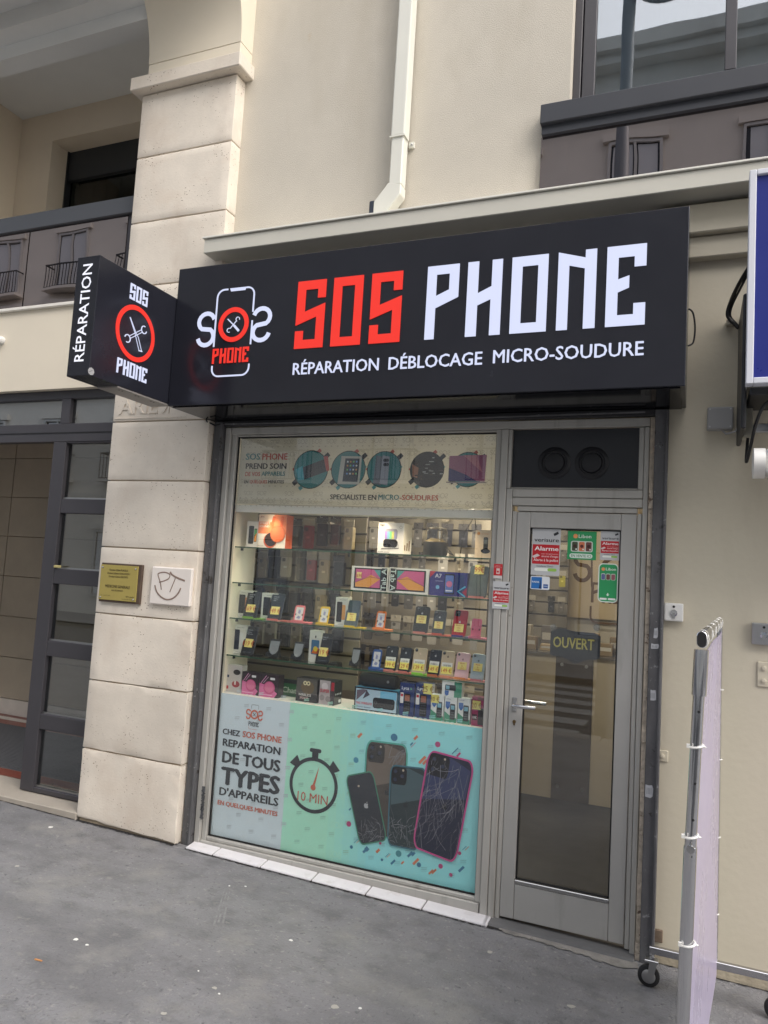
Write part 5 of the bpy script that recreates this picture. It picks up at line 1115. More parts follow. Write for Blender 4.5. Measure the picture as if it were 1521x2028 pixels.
for k in range(16):
    xx=-1.62+random.uniform(0,1.2); w_=random.uniform(.07,.16); hh=random.uniform(.05,.16); 
    if k<9: xx=-1.66+k*.155; w_=.12
    else: xx=-1.6+(k-9)*.19; w_=.10
    yy=2.58 if k<9 else 2.74; hh=random.uniform(.05,.11) if k<9 else random.uniform(.14,.22); col=random.choice([(184,160,120),(48,46,48),(150,130,100),(120,112,104),(206,196,176)])
    t=thing('counter_box','%s carton, %s from left in the %s row on the counter'%(cname(col),ORD[(k if k<9 else k-9)+1],'front' if k<9 else 'rear'),'box',(xx,yy,cz+.021),'cartons on the counter'); bx(xx,xx+w_,yy,yy+.1,cz+.021,cz+.021+hh).build('carton',mat('carton_%d'%col[0],lin(col),.6),t,bevel=.002); bx(xx+.01,xx+w_-.01,yy-.001,yy-.0003,cz+.021+hh*.4,cz+.021+hh*.7).build('label_patch',mat('carton_label',lin((210,206,196)),.6),t)
# ================================================================ GOODS ON THE SHELVES
def span(x0,x1,yt,yb,Y,zs):
    """world box of a thing standing at depth Y on level zs, from its width and height"""
    xm=(x0+x1)/2; a=at(x0,(yt+yb)/2,Y); b=at(x1,(yt+yb)/2,Y); h=at(xm,yt,Y).z-at(xm,yb,Y).z; return a.x,b.x,zs,zs+h
def carton(name,label,bb,Y,zs,depth,base,draw,cat='box',sidecol=None,sidedraw=None,rot=0.):
    x0,x1,z0,z1=span(*bb,Y,zs+.0005); w_,h_=x1-x0,z1-z0
    t=thing(name,label,cat,((x0+x1)/2,Y,z0),rot=(0,0,rot+random.uniform(-.05,.05)))
    MB().box(-w_/2,w_/2,0,depth,0,h_).build('carton',mat('carton_b_%d_%d_%d'%base,lin(base),.45),t,bevel=.0012,local=True)
    c=Cv((-w_/2,-.0004,0)); draw(c,w_,h_); c.build('print',t,PRINTG,local=True)
    if sidecol or sidedraw:
        c=Cv((w_/2+.0004,0,0),(0,1,0),(0,0,1),(1,0,0))
        if sidecol: c.rect(.002,depth-.002,.002,h_-.002,sidecol,0)
        if sidedraw: sidedraw(c,depth,h_)
        c.build('side_print',t,PRINTG,local=True)
    return t
def ptag(c,x,y,w_,h_,txt,col=(240,220,140),l=6,ink=(190,70,40)):
    c.rect(x-w_/2,x+w_/2,y-h_/2,y+h_/2,col,l); n=len(txt)
    for k,s in enumerate(txt): c.textc(s,x,y+h_*.5-h_*(k+.85)/n*.95,h_*.55/n,ink,.01,l+1,sq=.8)
def dark_phone_box(img=(36,38,44),tint=(214,150,110),ttl='Galaxy A04s'):
    def d(c,w,h):
        c.rect(0,w,0,h,(222,220,214),0); c.text(ttl,w*.3,h*.9,w*.85,h*.03,(90,90,92)); c.rrect(w*.12,w*.55,h*.14,h*.84,.006,img,2); c.rrect(w*.5,w*.82,h*.22,h*.74,.006,tint,1); c.rrect(w*.53,w*.8,h*.25,h*.72,.004,(60,140,70),2) if ttl=='' else None; c.text('SAMSUNG',w*.3,h*.05,w*.7,h*.025,(80,80,84))
    return d
def street_sound(c,w,h):
    c.rect(0,w,0,h,(216,212,204),0); c.rect(0,w,h*.42,h,(222,128,84),1); c.rect(0,w*.55,h*.78,h,(226,206,186),2); c.text('JVC',w*.05,h*.9,w*.2,h*.05,(120,40,60),.02); c.text('STREET',w*.03,h*.70,w*.42,h*.065,(240,226,214),.02); c.text('SOUND',w*.03,h*.61,w*.40,h*.065,(240,226,214),.02)
    c.line([(w*.55,h*.5),(w*.50,h*.72),(w*.56,h*.95)],w*.10,(210,96,52),3); c.line([(w*.80,h*.55),(w*.84,h*.75),(w*.86,h*.95)],w*.10,(214,100,54),3)
    c.disc(w*.46,h*.22,w*.24,(196,96,62),3); c.disc(w*.48,h*.25,w*.22,(54,44,42),4); c.disc(w*.72,h*.42,w*.27,(204,110,72),5); c.arc(w*.72,h*.42,w*.26,.002,(160,78,48),l=6); c.text('Bluetooth',w*.03,h*.04,w*.22,h*.025,(90,90,94))
Yf=.235
def on(i): return SHZ[i]
carton('phone_box','white boxed phone with green and orange picture on the top glass shelf',(489,514,1031,1082),Yf,on(0),.05,(222,220,214),lambda c,w,h:(c.rect(0,w,0,h,(222,220,214),0),c.rrect(w*.15,w*.55,h*.12,h*.82,.006,(38,44,48),1),c.rrect(w*.58,w*.8,h*.2,h*.72,.005,(40,44,50),1),c.poly([(w*.6,h*.22),(w*.78,h*.22),(w*.78,h*.55),(w*.62,h*.4)],(226,150,60),2),c.poly([(w*.6,h*.42),(w*.78,h*.56),(w*.78,h*.68),(w*.6,h*.68)],(70,160,90),3)))
carton('headphone_box','orange headphone carton on the top glass shelf at left',(512,566,1019,1085),Yf,on(0),.09,(206,110,70),street_sound,sidecol=(190,90,54))
def tg(c,w,h):
    c.rect(0,w,0,h,(226,225,224),0); c.text('T&G',w*.05,h*.87,w*.24,h*.08,(40,40,44),.02); c.text('Portable speaker',w*.03,h*.03,w*.48,h*.03,(40,40,44),.02)
    c.rrect(w*.24,w*.76,h*.45,h*.80,.016,(150,150,164),1)
    for k,cc in enumerate([(150,120,190),(120,170,200),(120,200,140),(200,200,110),(150,150,190)]): c.rrect(w*(.27+.09*k),w*(.36+.09*k),h*.47,h*.72,.006,cc,2)
    c.rrect(w*.22,w*.76,h*.20,h*.46,.014,(36,36,40),3); c.line([(w*.76,h*.40),(w*.84,h*.18),(w*.15,h*.14)],.004,(30,30,32),4); c.arc(w*.88,h*.86,w*.05,.0015,(90,90,94),l=1)
carton('speaker_box','white cube speaker carton with rainbow picture on the top glass shelf',(749,799,1034,1095),Yf,on(0),.15,(228,222,210),tg,sidedraw=lambda c,w,h:[c.rrect(w*(.12+.26*k),w*(.26+.26*k),h*.12,h*(.3+.08*k),.006,(150,120,90),1) for k in range(3)])
t=thing('bluetooth_speaker','round black speaker with clear dome on the top glass shelf','speaker',(0,0,0)); x0,x1,z0,z1=span(840,886,1043,1100,.30,on(0)); xc=(x0+x1)/2; r=(x1-x0)/2
MB().lathe([(r*.9,0),(r,.012),(r,(z1-z0)*.46),(r*.96,(z1-z0)*.48)],(xc,.30,z0+.0005),'z',28).build('body',mat('speaker_black',(.01,.01,.011),.5),t,smooth=True)
MB().lathe([(r*.93,(z1-z0)*.482),(r*.6,(z1-z0)*.57),(r*.5,(z1-z0)*.60)],(xc,.30,z0),'z',28).build('reflector',mat('speaker_gold',lin((170,156,120)),.35,.6),t,smooth=True)
MB().lathe([(r*.94,(z1-z0)*.49),(r*.94,(z1-z0)*.85),(r*.86,(z1-z0)*.96),(r*.5,(z1-z0)*1.0)],(xc,.30,z0),'z',28).build('dome',glass('clear_dome',.08,(.93,.91,.86)),t,smooth=True)
MB().tube([(xc+r,.28,z0+.06),(xc+r+.03,.26,z0+.03),(xc+r+.055,.25,z0+.008),(xc+r+.03,.24,z0+.02),(xc+r,.27,z0+.05)],.0025,6).build('strap',BLACKPL,t)
pa=[at(x,y,.3) for x,y in((912,1096),(914,1080),(920,1055),(932,1035),(940,1022),(942,1040),(943,1052))]
tag(MB().tube(pa,.0025,6).build('loose_cable',BLACKPL,smooth=True),'thin black cable hanging over the top glass shelf','cable')
carton('cordless_phone_box','beige carton with a cordless phone picture at the right end of the top shelf',(941,976,1051,1105),Yf,on(0),.06,(226,206,178),lambda c,w,h:(c.rect(0,w,0,h,(228,208,180),0),c.disc(w*.18,h*.89,w*.09,(230,160,70),1),c.text('alcatel',w*.32,h*.86,w*.75,h*.05,(220,160,100)),c.rrect(w*.47,w*.73,h*.28,h*.76,.008,(50,54,56),1),c.rect(w*.5,w*.7,h*.52,h*.66,(110,120,116),2),c.disc(w*.6,h*.25,w*.26,(40,42,46),2,ry=h*.09)))
def taba(mir):
    def d(c,w,h):
        c.rect(0,w,0,h,(222,220,218),0); f=(lambda a:1-a) if mir else (lambda a:a)
        R_=lambda a0,a1,b0,b1,cc,l:c.rect(min(f(a0),f(a1))*w,max(f(a0),f(a1))*w,b0*h,b1*h,cc,l)
        R_(.02,.17,.04,.96,(26,26,28),1); R_(.17,.92,.08,.93,(26,26,30),1); R_(.2,.88,.14,.88,(198,92,140),2)
        c.poly([(f(.2)*w,.5*h),(f(.45)*w,.66*h),(f(.88)*w,.3*h),(f(.88)*w,.14*h),(f(.5)*w,.14*h)],(226,156,72),3); c.poly([(f(.2)*w,.88*h),(f(.2)*w,.55*h),(f(.38)*w,.88*h)],(84,150,150),3); c.line([(f(.2)*w,.52*h),(f(.5)*w,.58*h),(f(.88)*w,.32*h)],.003,(150,60,100),4)
        vs,fs=text_shape('Tab A',.01); mn=min(v[0] for v in vs); mx=max(v[0] for v in vs)
        for sgn in(1,): c.mb.faces([c.p3((f(.10)+(v[1]/CAPH-.5)*.13*(1 if mir else -1)*(-1))*w,(.06+.88*((v[0]-mn)/(mx-mn) if mir else 1-(v[0]-mn)/(mx-mn)))*h,5) for v in vs],[q for q in fs],(200,216,214))
        if mir: ptag(c,.22*w,.62*h,.032,.036,['169€'])
    return d
carton('tablet_box','white tablet carton with a yellow price note, second shelf',(695,768,1124,1172),Yf,on(1),.05,(222,220,218),taba(True))
carton('tablet_box','white tablet carton without a price note, second shelf',(771,849,1127,1177),Yf,on(1),.05,(222,220,218),taba(False))
carton('phone_box','dark blue phone carton lying on its side, second shelf',(851,925,1133,1181),Yf,on(1),.05,(44,40,112),lambda c,w,h:(c.rect(0,w,0,h,(48,46,122),0),c.poly([(0,h),(w*.16,h),(0,h*.72)],(178,50,70),1),c.text('A7',w*.14,h*.74,w*.32,h*.16,(220,220,232),.02),c.text('SAMSUNG',w*.16,h*.58,w*.36,h*.05,(190,190,220)),c.disc(w*.22,h*.35,w*.05,(120,180,220),1),c.rrect(w*.40,w*.66,h*.08,h*.92,.006,(20,20,30),1),c.rrect(w*.42,w*.64,h*.14,h*.86,.004,(92,120,190),2),c.disc(w*.53,h*.5,w*.08,(210,120,160),3),c.rect(w*.44,w*.62,h*.2,h*.25,(230,230,236),3),c.rrect(w*.70,w*.92,h*.2,h*.9,.006,(34,52,110),1),c.line([(w*.96,h*.02),(w*.76,h*.22),(w*.96,h*.44)],.009,(90,180,220),2),c.poly([(w,0),(w,h*.4),(w*.88,h*.2)],(170,40,70),3)))
# --- phones and stands
def mkstand(label,x,y,zs,w_,h_,col,picture=True,base=True):
    t=thing('phone_stand',label,'phone stand',(x,y,zs+.0005)); ms=mat('stand_%d_%d_%d'%col,lin(col),.4); k=math.radians(14)
    L=lambda a,b,d:(a,b*math.sin(k)+d*math.cos(k),b*math.cos(k)+.006)
    MB().prism(rr_pts(-w_/2,w_/2,0,h_/math.cos(k),w_*.22),L,0,.003).build('back_plate',ms,t,local=True)
    MB().box(-w_*.7,w_*1.1,-.012,.05,0,.005).build('foot',ms,t,bevel=.001,local=True); MB().box(-w_*.62,w_*.62,-.016,-.012,0,.012).build('lip',ms,t,local=True)
    c=Cv((0,-.0006,.006),(1,0,0),(0,math.sin(k),math.cos(k)),(0,-math.cos(k),math.sin(k)))
    if picture:
        c.rect(-w_*.36,w_*.36,h_*.08,h_*.9,(222,218,220),1); c.text('Support',-w_*.2,h_*.76,w_*.2,h_*.03,(120,116,130)); c.poly([(-w_*.12,h_*.52),(w_*.1,h_*.48),(w_*.12,h_*.70),(-w_*.1,h_*.74)],(150,150,190),2); c.poly([(-w_*.22,h_*.2),(w_*.1,h_*.16),(w_*.2,h_*.3),(-w_*.05,h_*.36)],(140,146,186),2)
    for sx in(-1,1): c.rect(sx*w_*.33-w_*.06,sx*w_*.33+w_*.06,h_*.38,h_*.48,tuple(int(v*.45) for v in col),3)
    c.build('leaflet' if picture else 'slots',t,local=True); return t
def stand_px(label,bb,Y,zs,col,**k):
    x0,x1,z0,z1=span(*bb,Y,zs); mkstand(label,(x0+x1)/2,Y,zs,x1-x0,z1-z0-.01,col,**k)
def phone(label,bb,Y,zs,body,front,tagtxt=None,tagpos=.35,scol=(200,90,70),logo=None,cam=None,slabel=None,barcode=False,lines=None,tagw=.62):
    x0,x1,z0,z1=span(*bb,Y,zs+.004); w_,h_=x1-x0,(z1-z0); k=math.radians(17)
    t=thing('display_phone',label,'phone',((x0+x1)/2,Y,zs+.0045),rot=(-k,0,random.uniform(-.07,.07))); h_/=math.cos(k)
    MB().prism(rr_pts(-w_/2,w_/2,0,h_,w_*.15),lambda a,b,d:(a,d,b),0,.008).build('body',mat('phone_%d_%d_%d'%body,lin(body),.35),t,bevel=.0015,local=True)
    c=Cv((0,-.0005,0)); c.rrect(-w_*.46,w_*.46,h_*.02,h_*.98,w_*.13,front,1); c.build('screen' if lines else 'back_panel',t,mat('phone_face',(.5,.5,.5),.2) and PRINTG,local=True)
    c=Cv((0,-.0012,0))
    if lines:
        for i,s in enumerate(lines):
            if s: c.text(s,-w_*.30,h_*(.84-.07*i),-w_*.30+w_*.09*len(s)*.62,h_*.045,(186,188,196),.01,1)
        c.rect(-w_*.3,w_*.3,h_*.07,h_*.085,(100,104,112),1)
    if logo: apple(c,0,h_*logo[0],h_*.095,logo[1],1)
    if logo or lines or tagtxt: c.build('logo_print' if logo else 'screen_text',t,PRINTG,local=True)
    if cam:
        MB().prism(rr_pts(-w_*.40,-w_*.40+w_*cam,h_*.965-w_*cam*1.15,h_*.965,w_*.08),lambda a,b,d:(a,d,b),-.0022,-.0003).build('camera',mat('camera_dark',(.012,.012,.015),.2),t,local=True)
        MB().lathe([(w_*.07,0),(w_*.07,-.001)],(-w_*.40+w_*cam*.5,-.0022,h_*.965-w_*cam*.4),'y',12).build('lens',mat('lens_ring',(.3,.3,.32),.2,.6),t,local=True)
    if tagtxt:
        c=Cv((0,-.0026,0)); tw=w_*tagw
        if barcode:
            c.rect(-tw/2,tw/2,h_*(tagpos+.13),h_*(tagpos+.30),(226,224,222),2)
            for i in range(14): c.rect(-tw*.38+i*tw*.055,-tw*.38+i*tw*.055+tw*random.choice((.015,.03)),h_*(tagpos+.15),h_*(tagpos+.22),(60,60,62),3)
        ptag(c,0,h_*tagpos,tw,h_*(.30 if not barcode else .28),tagtxt,(240,222,138) if not barcode else (238,226,120),4); c.build('price_sticker',t,local=True)
    sl_=slabel or ('coloured foot of the plastic stand under the '+label.split(',')[0])
    s=thing('phone_stand',sl_,'phone stand',((x0+x1)/2,Y,zs+.0005)); ms=mat('stand_%d_%d_%d'%scol,lin(scol),.4)
    MB().box(-w_*.42,w_*.42,-.014,.012,-.0,.0035).box(w_*.42,w_*1.0,.0,.05,0,.0035).build('foot',ms,s,local=True); MB().box(-w_*.40,w_*.40,-.017,-.0145,0,.011).build('lip',ms,s,local=True)
    return t
phone('grey tablet with a yellow 99 euro note at the right end of the second shelf',(926,964,1121,1184),.23,on(1),(52,56,58),(96,104,106),['99€'],.88,(226,140,130),slabel='salmon plastic stand foot under the grey tablet',tagw=.5,lines=['','','17:04'])
Y3=.245; Yb=.29
SB=dark_phone_box()
carton('phone_box','white phone carton at the far left of the third shelf',(468,500,1166,1219),Yb,on(2),.05,(222,220,214),SB)
phone('black phone with a yellow price note on a green stand, far left of third shelf',(482,508,1171,1223),Y3,on(2),(40,42,48),(46,50,58),['169 €'],.34,(130,180,60),lines=['SAMSUNG','Galaxy','A04'],slabel='green plastic stand foot at the far left of the third shelf')
carton('phone_box','white phone carton second from left on the third shelf',(518,550,1171,1223),Yb,on(2),.05,(222,220,214),SB)
phone('black phone with a yellow price note on a pink stand, second on third shelf',(530,557,1175,1227),Y3,on(2),(62,66,76),(50,54,64),['149 €'],.34,(214,110,100),lines=['SAMSUNG','Galaxy','A04s'],slabel='salmon plastic stand foot under the second phone on the third shelf')
stand_px('empty pink phone stand with printed leaflet on the third shelf',(581,601,1196,1231),.26,on(2),(232,120,128))
stand_px('empty yellow phone stand with printed leaflet on the third shelf',(631,650,1200,1237),.26,on(2),(232,188,52))
carton('phone_box','tall white phone carton beside the grey rugged phone, third shelf',(664,688,1184,1241),Yb-.02,on(2),.05,(222,220,214),dark_phone_box((30,30,34),(220,160,100)))
phone('grey rugged phone with a yellow price note on a yellow stand, third shelf',(682,708,1190,1242),Y3,on(2),(90,98,106),(92,102,112),['Redmi','9A','89 €'],.36,(226,190,40),slabel='yellow plastic stand foot under the grey rugged phone',tagw=.66)
stand_px('empty orange phone stand with printed leaflet on the third shelf',(743,762,1210,1248),.26,on(2),(238,128,50))
phone('tall black phone back with a yellow price note on the third shelf',(818,847,1204,1256),Y3,on(2),(44,46,50),(56,58,62),['iPhone','XS MAX','349 €'],.50,(216,130,120),logo=(.70,(200,200,204)),cam=.2,tagw=.66,slabel='pink plastic stand foot under the tall black phone back')
phone('grey phone back with a yellow price note between black and red phones, third shelf',(855,880,1211,1258),Y3,on(2),(84,90,96),(74,80,88),['iPhone','64Go','269 €'],.38,(206,84,66),logo=(.68,(196,198,202)),cam=.22,tagw=.68,slabel='red plastic stand foot under the grey phone back')
phone('red phone back with a yellow price note on the third shelf',(894,922,1211,1263),Y3,on(2),(176,36,48),(182,40,54),['iPhone 11','64Go','339 €'],.30,(60,60,130),logo=(.50,(226,220,222)),cam=.36,tagw=.66,slabel='blue plastic stand foot under the red phone')
stand_px('empty plain pink phone stand at the right end of the third shelf',(932,952,1226,1266),.26,on(2),(226,112,146),picture=False)
carton('phone_box','white phone carton with blue phone picture at the far left of the fourth shelf',(460,486,1236,1293),Yb-.02,on(3),.05,(222,220,214),dark_phone_box((36,44,66),(226,226,224)))
phone('black phone with a yellow price note at the far left of the fourth shelf',(478,503,1239,1294),Y3,on(3),(52,52,56),(44,46,52),['119 €'],.40,(24,24,26),lines=['SAMSUNG','Galaxy','A03 Core'],slabel='black stand foot at the far left of the fourth shelf')
def black_stand(label,bb):
    x0,x1,z0,z1=span(*bb,.27,on(3)); w_,h_=x1-x0,z1-z0; t=thing('phone_stand',label,'phone stand',((x0+x1)/2,.27,on(3)+.0005)); k=math.radians(18); BKM=mat('stand_black',(.014,.014,.016),.45)
    L=lambda a,b,d:(a,b*math.sin(k)+d*math.cos(k),b*math.cos(k)+.004)
    MB().prism(rr_pts(-w_*.40,w_*.40,0,h_,.004),L,0,.006).build('back_plate',BKM,t,local=True)
    MB().prism([(-w_*.34,h_*.9),(-w_*.34,h_*.38),(-w_*.2,h_*.2),(0,h_*.12),(w_*.2,h_*.2),(w_*.34,h_*.38),(w_*.34,h_*.9)],L,-.002,-.0005).build('pad',mat('stand_pad',lin((150,152,156)),.6),t,local=True)
    MB().prism([(-w_*.45,0),(w_*.45,0),(w_*.45,h_*.28),(w_*.30,h_*.22),(0,h_*.06),(-w_*.30,h_*.22),(-w_*.45,h_*.28)],L,-.012,-.003).build('cradle',BKM,t,local=True)
    MB().prism([(0,0),(.055,0),(.012+h_*.2,h_*.75)],lambda a,b,d:(d,a+.006,b),-w_*.3,w_*.3).build('leg',BKM,t,local=True); return t
black_stand('empty black phone stand next to the far left phone, fourth shelf',(527,553,1265,1301)); black_stand('empty black phone stand just left of the phone carton with a colourful screen',(576,600,1271,1307)); black_stand('empty black phone stand left of the blue stand, fourth shelf',(692,712,1283,1320))
carton('phone_box','slim white phone carton with a colourful screen on the fourth shelf',(612,634,1249,1312),Yb-.02,on(3),.05,(226,222,214),lambda c,w,h:(c.rect(0,w,0,h,(224,220,212),0),c.rrect(w*.2,w*.92,h*.24,h*.70,.006,(60,110,150),1),c.poly([(w*.25,h*.27),(w*.88,h*.27),(w*.88,h*.45),(w*.5,h*.5)],(226,120,60),2),c.disc(w*.6,h*.42,w*.2,(226,200,70),3),c.rect(w*.5,w*.62,h*.76,h*.84,(40,40,44),1)))
phone('black phone with a yellow price note next to the colourful carton, fourth shelf',(625,652,1255,1313),Y3,on(3),(40,40,44),(42,44,50),['119 €'],.36,(22,22,24),lines=['Redmi A1','Type-C'],slabel='black stand foot under the phone next to the colourful carton')
stand_px('empty blue phone stand with printed leaflet on the fourth shelf',(735,753,1287,1327),.26,on(3),(50,90,160))
LO=(170,172,176)
for bb,lb,body,fr,tx,sc,lg,cm,bc in(
 ((760,784,1284,1332),'black phone back with barcode label right of the blue stand, fourth shelf',(34,36,40),(44,48,54),['199 €'],(214,130,120),(.74,LO),.2,True),
 ((789,811,1287,1335),'second black phone back with barcode label, beside the first gold one',(36,38,44),(46,50,58),['129 €'],(214,120,110),(.74,LO),.2,True),
 ((815,842,1288,1338),'gold phone back with barcode label on a lime stand, fourth shelf',(206,182,154),(204,182,156),['139 €'],(140,210,60),(.74,(226,200,176)),.2,True),
 ((846,870,1291,1341),'black phone back with barcode label between two gold phones',(34,38,48),(42,46,56),['149 €'],(200,110,70),(.72,LO),.2,True),
 ((871,897,1294,1344),'gold phone back with barcode label on a salmon stand, fourth shelf',(206,182,154),(206,184,158),['149 €'],(226,140,110),(.74,(120,104,92)),.2,True),
 ((900,927,1297,1347),'pale pink phone back with a yellow price note on the fourth shelf',(232,186,196),(232,190,198),['iPhone','6s','110 €'],(232,140,80),(.70,(170,130,140)),.16,False),
 ((931,958,1300,1351),'silver blue phone back with a yellow price note, right end of fourth shelf',(176,188,200),(172,186,200),['iPhone','6s','110 €'],(222,130,140),(.70,(110,120,132)),.16,False)):
    phone(lb,bb,Y3,on(3),body,fr,tx,.24 if bc else .48,sc,logo=lg,cam=cm,barcode=bc,tagw=.80 if bc else .66,slabel='plastic stand foot under the '+lb.split(' with')[0]+(' right of the blue stand' if lb.startswith('black phone back with barcode label right') else '')+(' on the lime stand' if 'lime' in lb else '')+(' on the salmon stand' if 'salmon' in lb else '')+(' between gold phones' if 'between two' in lb else ''))
carton('earphone_box','clear plastic earphone box at the far left of the white counter',(443,478,1320,1374),.22,.884,.06,(196,190,186),lambda c,w,h:(c.rect(0,w,0,h,(196,190,188),0),c.rect(w*.05,w*.3,h*.52,h*.62,(50,70,100),1),c.rect(w*.05,w*.3,h*.1,h*.22,(178,40,44),1),c.disc(w*.72,h*.74,w*.2,(46,44,46),1,ry=h*.1),c.disc(w*.7,h*.3,w*.22,(150,40,50),1,ry=h*.12),c.rect(w*.62,w*.7,h*.28,h*.42,(226,222,220),2)))
def pinkball(c,w,h):
    c.rect(0,w,0,h,(46,34,40),0); c.poly([(0,0),(w*.8,0),(w*.95,h*.2),(w*.5,h*.5),(0,h*.6)],(214,110,160),1); c.disc(w*.52,h*.42,w*.30,(196,84,132),2); c.disc(w*.52,h*.44,w*.24,(214,110,150),3); c.line([(w*.08,h*.6),(w*.35,h*.95)],.004,(220,150,190),2); c.line([(w*.2,h*.62),(w*.45,h*.9)],.003,(220,170,200),2); c.rrect(w*.55,w*.8,h*.78,h*.88,.004,(226,224,226),2); c.rect(w*.05,w*.7,h*.08,h*.12,(236,170,204),4)
carton('ball_speaker_box','left one of two pink ball speaker boxes on the white counter',(479,513,1336,1381),.205,.884,.07,(44,34,40),pinkball)
carton('ball_speaker_box','right one of two pink ball speaker boxes on the white counter',(514,551,1339,1384),.205,.884,.07,(44,34,40),pinkball)
x0,x1,z0,z1=span(553,588,1352,1376,.33,.884); t=thing('green_card','green card reading Chat behind the boxes on the white counter','card',((x0+x1)/2,.33,.885)); bx(x0-.02,x1+.02,.33,.335,.8845,z1+.03).build('card',mat('green_card',lin((52,108,66)),.5),t); c=Cv((0,.3294,0)); c.text('aChat',x0,.905,x1,.034,(206,216,196),.015,1); c.rect(x0-.02,x1+.02,z1+.005,z1+.03,(40,42,44),1); c.build('lettering',t)
carton('owl_speaker_box','black wireless speaker box with an owl in its window on the white counter',(586,628,1346,1393),.215,.884,.09,(34,32,34),lambda c,w,h:(c.rect(0,w,h*.36,h,(92,88,84),0),c.rect(0,w,0,h*.36,(30,28,32),0),c.disc(w*.55,h*.62,w*.32,(112,96,74),1,ry=h*.28),c.disc(w*.42,h*.80,w*.09,(232,220,180),2),c.disc(w*.58,h*.80,w*.09,(232,220,180),2),c.disc(w*.42,h*.80,w*.04,(50,40,36),3),c.disc(w*.58,h*.80,w*.04,(50,40,36),3),c.text('WIRELESS',w*.12,h*.25,w*.74,h*.10,(222,218,214),.02),c.text('SPEAKER',w*.2,h*.12,w*.62,h*.09,(222,190,186),.02)))
carton('game_speaker_box','grey and red speaker box beside the owl box on the white counter',(632,662,1351,1399),.215,.884,.10,(34,36,38),lambda c,w,h:(c.rect(0,w,0,h,(176,166,168),0),c.rect(w*.72,w,0,h,(70,62,66),1),c.rect(w*.78,w*.98,h*.6,h*.95,(170,44,56),2),c.disc(w*.35,h*.75,w*.22,(206,196,200),1),c.text('SUPER',w*.05,h*.5,w*.68,h*.14,(196,70,86),.03),c.disc(w*.2,h*.28,w*.17,(140,130,134),2),c.disc(w*.6,h*.25,w*.17,(140,130,134),2)),sidedraw=lambda c,w,h:(c.rect(.002,w-.002,.002,h-.002,(30,40,40),0),[c.disc(w*(.2+.2*k),h*.45,.006,(190,190,190),1) for k in range(4)],c.rect(w*.6,w*.9,h*.08,h*.2,(220,220,220),1)))
carton('speaker_carton','blue and white wireless speaker carton lying on the white counter',(701,787,1372,1418),.205,.884,.08,(70,150,190),lambda c,w,h:(c.rect(0,w,0,h,(30,34,44),0),c.rect(w*.03,w*.98,h*.05,h*.93,(176,200,218),1),c.poly([(w*.05,h*.4),(w*.3,h*.9),(w*.2,h*.92),(w*.05,h*.85)],(110,96,112),2),c.poly([(w*.2,h*.5),(w*.36,h*.7),(w*.28,h*.9)],(80,74,90),3),c.rect(w*.6,w*.97,h*.6,h*.92,(110,180,214),2),c.rrect(w*.44,w*.94,h*.16,h*.62,.014,(36,38,42),3),c.arc(w*.5,h*.4,w*.03,.002,(90,94,98),l=4),c.text('T&G WIRELESS',w*.04,h*.26,w*.42,h*.1,(206,60,80),.02,4),c.text('Wireless Speaker',w*.04,h*.12,w*.4,h*.06,(40,60,90),0,4)))
x0,x1,_,_=span(714,789,1341,1374,.25,1.0); zc=.884+.165; t=thing('tube_speaker','black cylindrical speaker lying on the blue speaker carton','speaker',((x0+x1)/2,.25,1.0))
zt=span(701,787,1372,1418,.205,.884)[3]
MB().lathe([(.02,x0),(.036,x0+.008),(.040,x0+.03),(.040,x1-.03),(.036,x1-.008),(.02,x1)],(0,.252,zt+.0405),'x',24).build('body',mat('speaker_mesh',(.014,.014,.016),.7,bump=(900,.3)),t,smooth=True)
MB().lathe([(.008,0),(.008,-.002)],((x1-.05),.2118,zt+.045),'y',12).build('badge',STEELBAR,t); MB().lathe([(.0402,x0+.034),(.0402,x0+.038)],(0,.252,zt+.0405),'x',24).build('seam',BLACKPL,t)
def lyca(tg_):
    def d(c,w,h):
        c.rect(0,w,0,h,(34,52,108),0); c.text('Lyca',w*.12,h*.80,w*.62,h*.09,(222,226,236),.02); c.poly([(w*.72,h*.80),(w*.84,h*.83),(w*.72,h*.87)],(90,180,120),1); c.rrect(w*.3,w*.75,h*.06,h*.68,.008,(20,20,24),1); c.rect(w*.36,w*.69,h*.46,h*.64,(150,84,60),2); c.rrect(w*.04,w*.26,h*.38,h*.70,.003,(222,220,222),1); c.rect(w*.07,w*.23,h*.58,h*.66,(190,50,70),2)
        for i in range(3):
            for j in range(4): c.rect(w*(.37+.12*i),w*(.45+.12*i),h*(.13+.075*j),h*(.165+.075*j),(70,74,84),2)
        if tg_: ptag(c,w*.78,h*.86,w*.56,h*.30,['25 €'],(228,218,120),6,(150,110,60))
    return d
carton('mobile_box','navy mobile phone box without price note right of the tube speaker',(791,820,1357,1423),.20,.884,.05,(34,50,100),lyca(False)); carton('mobile_box','navy mobile phone box with a yellow 25 euro note',(822,853,1359,1429),.195,.884,.06,(34,50,100),lyca(True),sidecol=(196,196,198))
